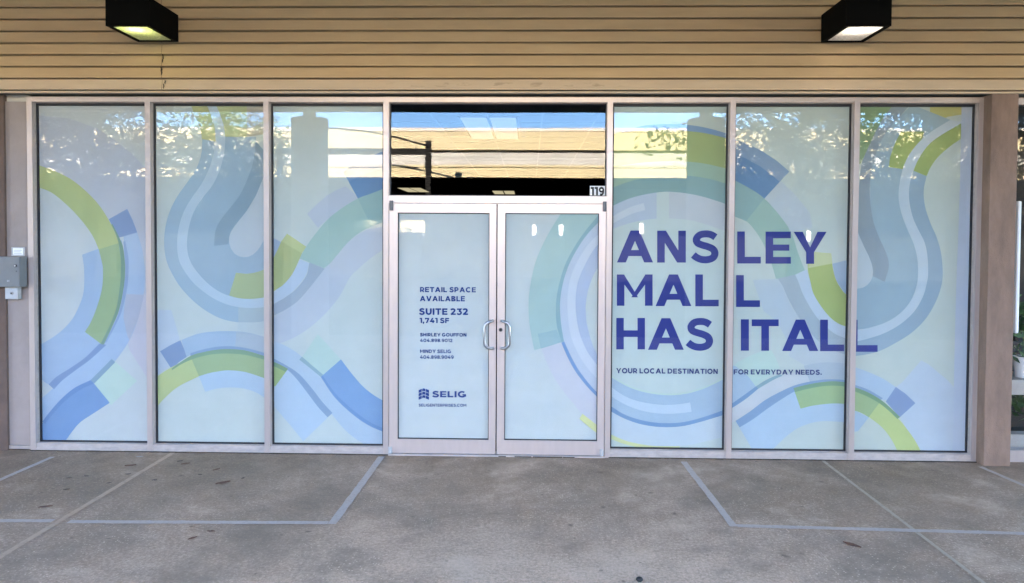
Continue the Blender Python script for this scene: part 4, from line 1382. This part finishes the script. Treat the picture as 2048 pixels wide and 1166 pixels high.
def lamp(x0, z0, label, ecol, est):
    W, D, H = 0.342, 0.475, 0.222
    y1 = YS - 0.004
    y0 = y1 - D
    t = thing("wall_lamp", label, "lamp", (x0 + W / 2, y1, z0), "black box lamps on the siding")
    q = MB()
    th = 0.014
    q.box(x0, x0 + th, y0, y1, z0, z0 + H)
    q.box(x0 + W - th, x0 + W, y0, y1, z0, z0 + H)
    q.box(x0 + th, x0 + W - th, y0, y0 + th, z0, z0 + H)
    q.box(x0 + th, x0 + W - th, y1 - th, y1, z0, z0 + H)
    q.box(x0 + th, x0 + W - th, y0 + th, y1 - th, z0 + H - th, z0 + H)
    # inner lip
    lip = 0.020
    for (a0, a1, c0, c1) in ((x0 + th, x0 + th + lip, y0 + th, y1 - th), (x0 + W - th - lip, x0 + W - th, y0 + th, y1 - th), (x0 + th + lip, x0 + W - th - lip, y0 + th, y0 + th + lip), (x0 + th + lip, x0 + W - th - lip, y1 - th - lip, y1 - th)):
        q.box(a0, a1, c0, c1, z0 + 0.001, z0 + 0.006)
    q.build("housing", M['black'], t)
    q = MB()
    xa, xb, ya, yb = x0 + th + 0.003, x0 + W - th - 0.003, y0 + th + 0.003, y1 - th - 0.003
    zl_, zt_ = z0 + 0.0100, z0 + 0.12
    i = 0.045
    lo = [(xa, ya, zl_), (xb, ya, zl_), (xb, yb, zl_), (xa, yb, zl_)]
    hi = [(xa + i, ya + i, zt_), (xb - i, ya + i, zt_), (xb - i, yb - i, zt_), (xa + i, yb - i, zt_)]
    for k in range(4):
        q.face([lo[k], lo[(k + 1) % 4], hi[(k + 1) % 4], hi[k]])
    q.face(hi)
    q.build("reflector", M['liner'], t)
    q = MB()
    xm = x0 + W / 2
    yb_ = ya + 0.115
    n = 14
    rows = []
    for k in range(9):
        aa = math.pi * k / 8
        rr = 0.036 * math.sin(aa) ** 0.7 + 0.0005
        rows.append((xm - 0.065 * math.cos(aa), rr))
    q.grid([[(xx, yb_ + rr * math.cos(2 * math.pi * j / n), z0 + 0.060 + rr * math.sin(2 * math.pi * j / n)) for j in range(n)] for xx, rr in rows], 0, True)
    ln = MB()
    ln.box(xa + 0.001, xb - 0.001, ya + 0.001, yb - 0.001, z0 + 0.0065, z0 + 0.0092)
    ln.build("lens", M['lens'], t)
    q.build("bulb", mat("lit_bulb", (0.8, 0.8, 0.8), 0.4, emit=(ecol, est)), t, smooth=True)


lx, lz = at(211, 51.5, YS - 0.479)
lamp(lx, lz, "black box lamp on the left with greenish yellow glow", (0.85, 0.92, 0.25), 0.75)
rx, rz = at(1783, 51.5, YS - 0.479)
lamp(rx - 0.342, rz, "black box lamp on the right with warm white glow", (1.0, 0.85, 0.70), 1.15)

# ------------------------------------------------------------------ next shop beyond the pillar
nb = thing("neighbour_window", "dark window of the next shop, a sliver right of the brown pillar", "window", (XQ1, 0.06, 0))
q = MB()
NX0, NX1 = XQ1 - 0.10, XQ1 + 2.2
q.box(NX0, NX1, 0.02, 0.10, 0.0, 0.10)
q.box(NX0, NX1, 0.02, 0.10, 3.0, HT)
q.box(NX1, NX1 + 0.05, 0.02, 0.10, 0.0, HT)
q.build("frame", M['frame'], nb)
q = MB()
q.box(NX0, NX1, 0.055, 0.061, 0.10, 3.0)
q.build("glass_pane", M['glass'], nb)
q = MB()
lz1 = at(2040, 752, 0.5)[1]
lz0 = at(2040, 781, 0.5)[1]
q.box(NX0 - 0.3, NX1, 0.30, 0.75, lz0, lz1, bev=0.006)
tag(q.build("display_ledge", M['beige']), "beige ledge inside the next shop window under the white pot", "ledge")
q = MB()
q.box(NX0 - 0.3, NX1 + 0.05, 1.2, 1.25, 0.002, 3.0)  # dark backing added to hide the lit room behind this window
q.build("dark_backing", M['inwall'], nb)
pcx = at(2040, 730, 0.45)[0] + 0.02
pt = thing("plant_pot", "white flower pot on the beige ledge right of the pillar", "plant pot", (pcx, 0.45, lz1))
q = MB()
ph = at(2040, 712, 0.45)[1] - lz1
q.lathe([(0.0, lz1 + 0.001), (0.055, lz1 + 0.001), (0.078, lz1 + ph), (0.070, lz1 + ph), (0.068, lz1 + ph - 0.02), (0.0, lz1 + ph - 0.02)], pcx, 0.45, 28)
q.build("pot", M['white'], pt, smooth=False)


def leaves(mb, cx, cy, z0, z1, rad, n, size, rnd):
    for k in range(n):
        a = rnd.uniform(0, 6.28)
        r = rad * math.sqrt(rnd.random())
        p = Vector((cx + r * math.cos(a), cy + r * math.sin(a), rnd.uniform(z0, z1)))
        u = Vector((rnd.gauss(0, 1), rnd.gauss(0, 1), rnd.gauss(0, 0.7))).normalized()
        v = u.orthogonal().normalized()
        v.rotate(Matrix.Rotation(rnd.uniform(0, 6.28), 3, u))
        s = size * rnd.uniform(0.6, 1.3)
        mb.face([p - u * s, p - u * s * 0.2 + v * s * 0.34, p + u * s, p - u * s * 0.2 - v * s * 0.34])


rnd = random.Random(3)
q = MB()
leaves(q, pcx + 0.02, 0.45, lz1 + ph - 0.02, lz1 + ph + 0.55, 0.2, 150, 0.07, rnd)
q.tube([(pcx, 0.45, lz1 + ph - 0.03), (pcx + 0.02, 0.45, lz1 + ph + 0.4)], 0.008, 6)
q.build("foliage", M['plant'], pt, fixn=False)
q = MB()
leaves(q, pcx + 0.35, 0.55, 0.28, lz0 - 0.02, 0.55, 500, 0.06, rnd)
tag(q.build("leafy_plant", M['plant'], fixn=False), "green leafy plant under the beige ledge behind the next window", "plant")
q = MB()
q.box(NX0 - 0.3, NX1, 0.16, 0.28, 0.0, at(2040, 866, 0.2)[1], bev=0.01)
tag(q.build("planter_wall", M['kerb']), "low concrete planter wall behind the next shop window", "planter")
q = MB()
hx0, hz0 = at(2029.5, 667, -0.03)
hx1, hz1 = at(2037.5, 402, -0.03)
q.box(hx0, hx0 + 0.031, -0.035, 0.019, hz0, hz1, bev=0.012)
tag(q.build("white_post", M['white']), "slim white upright board with rounded top just past the pillar", "board")

# ------------------------------------------------------------------ room behind the glass
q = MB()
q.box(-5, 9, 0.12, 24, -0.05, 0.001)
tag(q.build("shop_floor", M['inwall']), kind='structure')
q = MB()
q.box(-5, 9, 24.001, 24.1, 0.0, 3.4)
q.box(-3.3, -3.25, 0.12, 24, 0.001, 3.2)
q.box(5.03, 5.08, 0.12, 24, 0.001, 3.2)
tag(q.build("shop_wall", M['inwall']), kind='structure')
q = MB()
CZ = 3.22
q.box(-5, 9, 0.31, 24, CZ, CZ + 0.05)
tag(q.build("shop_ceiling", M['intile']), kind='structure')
q = MB()
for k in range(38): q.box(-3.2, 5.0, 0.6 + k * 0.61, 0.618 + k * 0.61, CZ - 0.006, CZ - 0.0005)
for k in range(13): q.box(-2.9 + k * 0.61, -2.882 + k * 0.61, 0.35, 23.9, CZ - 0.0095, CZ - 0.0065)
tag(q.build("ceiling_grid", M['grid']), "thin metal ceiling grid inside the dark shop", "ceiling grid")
M['troffer'] = mat("troffer_lens", (0.7, 0.7, 0.7), 0.5, emit=((0.9, 0.95, 1.0), 0.004))
M['dimlight'] = mat("dim_lens", (0.5, 0.5, 0.4), 0.5, emit=((1.0, 0.88, 0.55), 0.012))
for i, (px, dd, ln, lab) in enumerate(((984, 2.9, 1.75, "pair of pale ceiling light panels seen through the transom"),
                                      (828, 14.6, 1.75, "dim yellowish ceiling light low in the transom on its left"), (1008, 15.6, 1.5, "dim yellowish ceiling light low in the transom near its middle"))):
    x = at(px, 259 if i == 0 else 384, dd)[0]
    t = thing("ceiling_light", lab, "ceiling light", (x, dd, CZ))
    q = MB()
    for sx in (-0.165, 0.165):
        q.box(x + sx - 0.145, x + sx + 0.145, dd - ln / 2, dd + ln / 2, CZ - 0.016, CZ - 0.010)
    q.build("lens", M['troffer'] if i == 0 else M['dimlight'], t)
    q = MB()
    q.box(x - 0.34, x + 0.34, dd - ln / 2 - 0.03, dd + ln / 2 + 0.03, CZ - 0.0095, CZ - 0.0005)
    q.build("housing", M['grid'], t)

# ------------------------------------------------------------------ walkway markings
def strip(name, label, cat, pts, wdt, m_, z, group=None):
    q = MB()
    P = [Vector((x, y)) for x, y in pts]
    n = len(P)
    res = []
    for i in range(n - 1):
        L_ = (P[i + 1] - P[i]).length
        k = max(2, int(L_ / 0.06))
        for j in range(k): res.append(P[i] + (P[i + 1] - P[i]) * j / k)
    res.append(P[-1])
    rows = []
    for i, p in enumerate(res):
        dd = (res[min(i + 1, len(res) - 1)] - res[max(i - 1, 0)]).normalized()
        nn = Vector((-dd.y, dd.x))
        w1 = wdt / 2 * (1 + random.uniform(-0.10, 0.10))
        w2 = wdt / 2 * (1 + random.uniform(-0.10, 0.10))
        rows.append([(p.x + nn.x * w1, p.y + nn.y * w1, z), (p.x - nn.x * w2, p.y - nn.y * w2, z)])
    q.grid(rows)
    return tag(q.build(name, m_), label, cat, group)


G = gr
strip("floor_tape", "grey tape strip running from the left door jamb out across the walkway", "floor tape", [G(763, 914), G(664, 1049)], 0.056, M['tape'], 0.004)
strip("floor_tape", "long grey tape strip along the walkway left of the entrance", "floor tape", [G(656, 1046.5), G(137, 1044.5)], 0.052, M['tape'], 0.0042)
strip("floor_tape", "short grey tape strip at the far left edge past the tan joint", "floor tape", [G(106, 1043), G(-60, 1042)], 0.052, M['tape'], 0.0042)
strip("floor_tape", "faint grey tape strip under the electrical box", "floor tape", [G(105, 914.5), G(-40, 978)], 0.045, M['tape'], 0.004)
strip("floor_tape", "grey tape strip running from the lettered pane out to a corner", "floor tape", [G(1367, 924), G(1468, 1054)], 0.050, M['tape'], 0.004)
strip("floor_tape", "long grey tape strip along the walkway right of the entrance", "floor tape", [G(1474, 1052.5), G(2120, 1070)], 0.050, M['tape'], 0.0042)
strip("floor_tape", "faint grey tape strip by the foot of the brown pillar", "floor tape", [G(1960, 934), G(2090, 990)], 0.045, mat_worn("faded_tape", (0.50, 0.42, 0.36), (0.40, 0.32, 0.25), 0.9), 0.004)
strip("paving_joint", "wide tan joint across the walkway on the left", "paving joint", [(-1.813, -0.02), (-1.813, -7.4)], 0.042, M['seal'], 0.0025)
strip("paving_joint", "thin pale joint across the walkway on the right", "paving joint", [(3.732, -0.02), (3.732, -7.4)], 0.028, M['seal2'], 0.0025)

# fallen leaves


def dry_leaf(px, py, length, ang, label, m_, curl=0.4):
    x, y = gr(px, py)
    q = MB()
    n = 7
    rows = []
    for i in range(n):
        t = i / (n - 1)
        wv = math.sin(math.pi * min(1, t * 0.96 + 0.02)) ** 0.8 * length * 0.20
        z = 0.006 + curl * length * 0.25 * (t - 0.5) ** 2 + 0.002 * random.random()
        rows.append([((t - 0.5) * length, s * wv, z + abs(s) * curl * length * 0.11) for s in (-1, -0.5, 0, 0.5, 1)])
    q.grid(rows)
    q.v = [(a * math.cos(ang) - b * math.sin(ang) + x, a * math.sin(ang) + b * math.cos(ang) + y, c) for a, b, c in q.v]
    o = q.build("dry_leaf", m_)
    sol = o.modifiers.new("thick", 'SOLIDIFY')
    sol.thickness = 0.0015
    return tag(o, label, "leaf", "dry leaves scattered on the walkway")


LR = "curled reddish dry leaf on the concrete before the left windows"
LD = "small dark dry leaf on the concrete before the left windows"
for px, py, ln, an in ((261, 933, 0.085, .35), (371, 929.5, 0.065, .5), (433, 941, 0.065, 1.0), (446, 968, 0.11, .7), (91, 1016, 0.085, .4), (385, 1079, 0.06, .9), (422, 1065, 0.05, 0.1)):
    dry_leaf(px, py, ln, an, LR, M['dryleaf'])
for px, py, ln, an in ((256, 950, .06, .3), (309, 962, .05, .2), (133, 981, .06, .5), (218, 968, .05, .4), (486, 958, .045, 1.2), (400, 951, .04, .1), (360, 924, .06, .6), (138, 958, 0.05, .3), (173, 954, .05, .1)):
    dry_leaf(px, py, ln * 0.75, an, LD, M['darkleaf'], 0.25)
dry_leaf(1704, 1093, 0.11, -0.8, "brown dry leaf lying alone on the right of the walkway near the thin joint", M['dryleaf'])
dry_leaf(279, 915.5, 0.06, 0.2, "pale curled leaf at the foot of the second window from the left", M['beige'])
q = MB()
bx_, by_ = gr(1279, 1163)
bm = bmesh.new()
bmesh.ops.create_icosphere(bm, subdivisions=2, radius=0.017)
for v in bm.verts:
    v.co = Vector((v.co.x * 1.2 + bx_, v.co.y + by_, v.co.z * 0.8 + 0.012 + random.uniform(-.002, .002)))
q.addbm(bm)
tag(q.build("black_pebble", M['black_ink'], smooth=True), "small black pebble at the bottom edge of the walkway", "pebble")

# ------------------------------------------------------------------ across the lot: what the glass reflects
DM = 24.0


def rf_at(px, py, dist): return at(px, py, dist + 0.11)


z_top = rf_at(1100, 263, DM)[1]
z_a = rf_at(1100, 300, DM)[1]
z_b = rf_at(1100, 332, DM)[1]
z_c = rf_at(1100, 357, DM)[1]
ob = thing("opposite_building", "long cream and grey shop building across the car park, reflected in the glass", "building", (0, -DM, 0))
q = MB()
q.box(-45, 45, -DM - 12, -DM, z_a, z_top)
for k in range(60):
    x = -44 + k * 1.5
    q.box(x, x + 0.012, -DM, -DM + 0.004, z_a + 0.05, z_top - 0.05, 1)
q.build("upper_fascia", [M['cream'], M['greyband']], ob)
q = MB()
q.box(-45, 45, -DM - 11, -DM + 0.05, z_top + 0.003, z_top + 0.14)
q.build("coping", M['beige'], ob)
q = MB()
q.box(-45, 45, -DM - 11, -DM - 0.25, z_b, z_a - 0.003)
for k in range(46):
    x = -44.5 + k * 1.97
    q.box(x, x + 0.02, -DM - 0.249, -DM - 0.22, z_b + 0.02, z_a - 0.05)
q.build("metal_band", M['greyband'], ob)
q = MB()
q.box(-45, 45, -DM - 11, -DM + 0.35, z_c, z_b - 0.003)
q.box(-45, 45, -DM + 0.35, -DM + 0.42, z_b - 0.10, z_b - 0.003)
q.build("lower_fascia", M['cream'], ob)
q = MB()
q.box(-45, 45, -DM - 11, -DM + 0.3, z_c - 0.03, z_c - 0.003)  # dark sheet painting canopy shade below the cream fascia
q.build("underside_shade_sheet", M['shade'], ob)
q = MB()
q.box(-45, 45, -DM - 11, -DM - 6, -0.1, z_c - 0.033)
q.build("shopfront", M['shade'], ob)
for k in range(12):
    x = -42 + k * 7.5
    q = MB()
    q.box(x, x + 0.5, -DM - 5.9, -DM - 5.4, -0.12, z_c - 0.033)  # piers coloured near black in place of canopy shade
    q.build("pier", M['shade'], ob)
q = MB()
gxa, gxb = rf_at(560, 300, 21)[0], rf_at(857, 300, 21)[0]
gzt = rf_at(857, 281, 21)[1]
gz0, gz1 = rf_at(857, 309, 21)[1], rf_at(857, 297, 21)[1]
gt = thing("steel_gantry", "dark steel sign frame in the car park, reflected at the left of the transom", "sign frame", (gxb, -21, -0.13))
q.box(gxb - 0.10, gxb + 0.10, -21.1, -20.9, -0.14, gzt)
q.build("post", M['shade'], gt)
q = MB()
q.box(gxa - 0.10, gxa + 0.10, -21.1, -20.9, -0.14, gzt)
q.build("post", M['shade'], gt)
q = MB()
q.box(gxa + 0.10, gxb - 0.10, -21.08, -20.92, gz0, gz1)
q.build("beam", M['shade'], gt)
q = MB()
p0, p1 = rf_at(655, 258, 21), rf_at(854, 292, 21)
pts = []
for k in range(12):
    t = k / 11
    pts.append((p0[0] + (p1[0] - p0[0]) * t, -20.8, p0[1] + (p1[1] - p0[1]) * (t ** 1.8)))
q.tube(pts, 0.035, 8)
q.build("brace", M['shade'], gt)
# cream sign box across the lot
xa, za = rf_at(708, 464, 23)
xb, zb = rf_at(862, 441, 23)
sb = thing("sign_board", "long cream sign board on two legs in the car park, reflected beside the left door", "sign board", ((xa + xb) / 2, -23, -0.13))
q = MB()
q.box(xa, xb, -23.15, -22.95, za, zb)
q.build("board", M['cream'], sb)
for sx in (xa + 0.3, xb - 0.3):
    q = MB()
    q.box(sx - 0.04, sx + 0.04, -23.09, -23.01, -0.14, za)
    q.build("leg", M['darksteel'], sb)
SG = ((1070, 457, "small blank white sign on a pole, reflected at the left of the right door"), (1135, 457, "small blank white sign on a pole, reflected near the top right of the right door"),
      (1331, 455, "small blank white sign on a pole, reflected above the big lettering"), (1737, 472, "small blank white sign on a pole, reflected in the rightmost pane"))
for px, py, lab in SG:
    x, z = rf_at(px, py, 18)
    t = thing("parking_sign", lab, "sign", (x, -23.2, -0.13), "parking signs across the lot")
    q = MB()
    q.box(x - 0.08, x + 0.08, -23.185, -23.17, z - 0.19, z + 0.22, bev=0.005)
    q.build("panel", M['white'], t)
    q = MB()
    q.tube([(x, -23.2, -0.13), (x, -23.2, z + 0.1)], 0.025, 8)
    q.build("pole", M['darksteel'], t)


def tree(px, dist, h, spread, label, seed, nleaf=5200, zlow=2.7):
    r = random.Random(seed)
    x = rf_at(px, 400, dist)[0]
    y = -dist
    t = thing("leafy_tree", label, "tree", (x, y, -0.13), "leafy trees across the car park")
    tr = MB()
    base = 0.17
    trunk = [(x + 0.10 * math.sin(k * 0.7 + seed), y + 0.08 * math.cos(k * 0.9), -0.2 + h * 0.62 * k / 8) for k in range(9)]
    tr.tube(trunk, [base * (1 - 0.085 * k) for k in range(9)], 10)
    tips = []
    for k in range(22):
        i = r.randint(4, 8)
        p = Vector(trunk[i])
        a = r.uniform(0, 6.28)
        ln = spread * r.uniform(0.5, 1.0)
        e = p + Vector((math.cos(a) * ln, math.sin(a) * ln * 0.8, r.uniform(-0.1, 0.5) * ln + 0.2))
        if e.z < zlow: e.z = zlow + r.random() * 0.5
        mid = (p + e) / 2 + Vector((r.uniform(-.3, .3), r.uniform(-.3, .3), 0.35))
        tr.tube([p, (p + mid) / 2 + Vector((0, 0, 0.05)), mid, (mid + e) / 2, e], [0.06, 0.048, 0.036, 0.024, 0.01], 6)
        tips += [mid, (mid + e) / 2, e]
        for s in range(3):
            e2 = mid + Vector((r.uniform(-1, 1), r.uniform(-1, 1), r.uniform(-0.7, 0.8))) * spread * 0.42
            if e2.z < zlow - 0.3: e2.z = zlow - 0.3 + r.random() * 0.4
            tr.tube([mid, (mid + e2) / 2 + Vector((0, 0, 0.06)), e2], [0.028, 0.018, 0.006], 5)
            tips += [e2, (mid + e2) / 2]
    tr.build("trunk", M['bark'], t)
    lf = MB()
    for k in range(nleaf):
        c = r.choice(tips)
        p = Vector((c.x + r.gauss(0, 0.26), c.y + r.gauss(0, 0.26), c.z + r.gauss(0, 0.20)))
        u = Vector((r.gauss(0, 1), r.gauss(0, 1), r.gauss(-0.3, 0.8))).normalized()
        v = u.orthogonal().normalized()
        v.rotate(Matrix.Rotation(r.uniform(0, 6.28), 3, u))
        s = 0.068 * r.uniform(0.6, 1.35)
        lf.face([p - u * s, p + v * s * 0.42, p + u * s, p - v * s * 0.42])
    cl = [(x + r.gauss(0, 0.55) * spread, y + r.gauss(0, 0.35) * spread, r.uniform(3.0, 4.45)) for k in range(46)]
    for k in range(nleaf * 2 // 7):
        c = r.choice(cl)
        p = Vector((c[0] + r.gauss(0, 0.30), c[1] + r.gauss(0, 0.30), c[2] + r.gauss(0, 0.17)))
        u = Vector((r.gauss(0, 1), r.gauss(0, 1), r.gauss(-0.3, 0.8))).normalized()
        v = u.orthogonal().normalized()
        v.rotate(Matrix.Rotation(r.uniform(0, 6.28), 3, u))
        s = 0.075 * r.uniform(0.6, 1.3)
        lf.face([p - u * s, p + v * s * 0.42, p + u * s, p - v * s * 0.42])
    lf.build("crown", M['leaf'], t, fixn=False)


tree(173, 11.0, 7.4, 2.7, "leafy tree reflected in the leftmost pane", 5, 8500)
tree(470, 15.5, 7.6, 2.6, "leafy tree reflected at the top of the second pane from left", 11, 7000)
tree(1590, 11.5, 7.4, 2.6, "leafy tree reflected in the pane with the middle lettering", 23, 8500)
tree(1900, 11.0, 7.6, 2.6, "leafy tree reflected in the rightmost pane", 31, 8500)
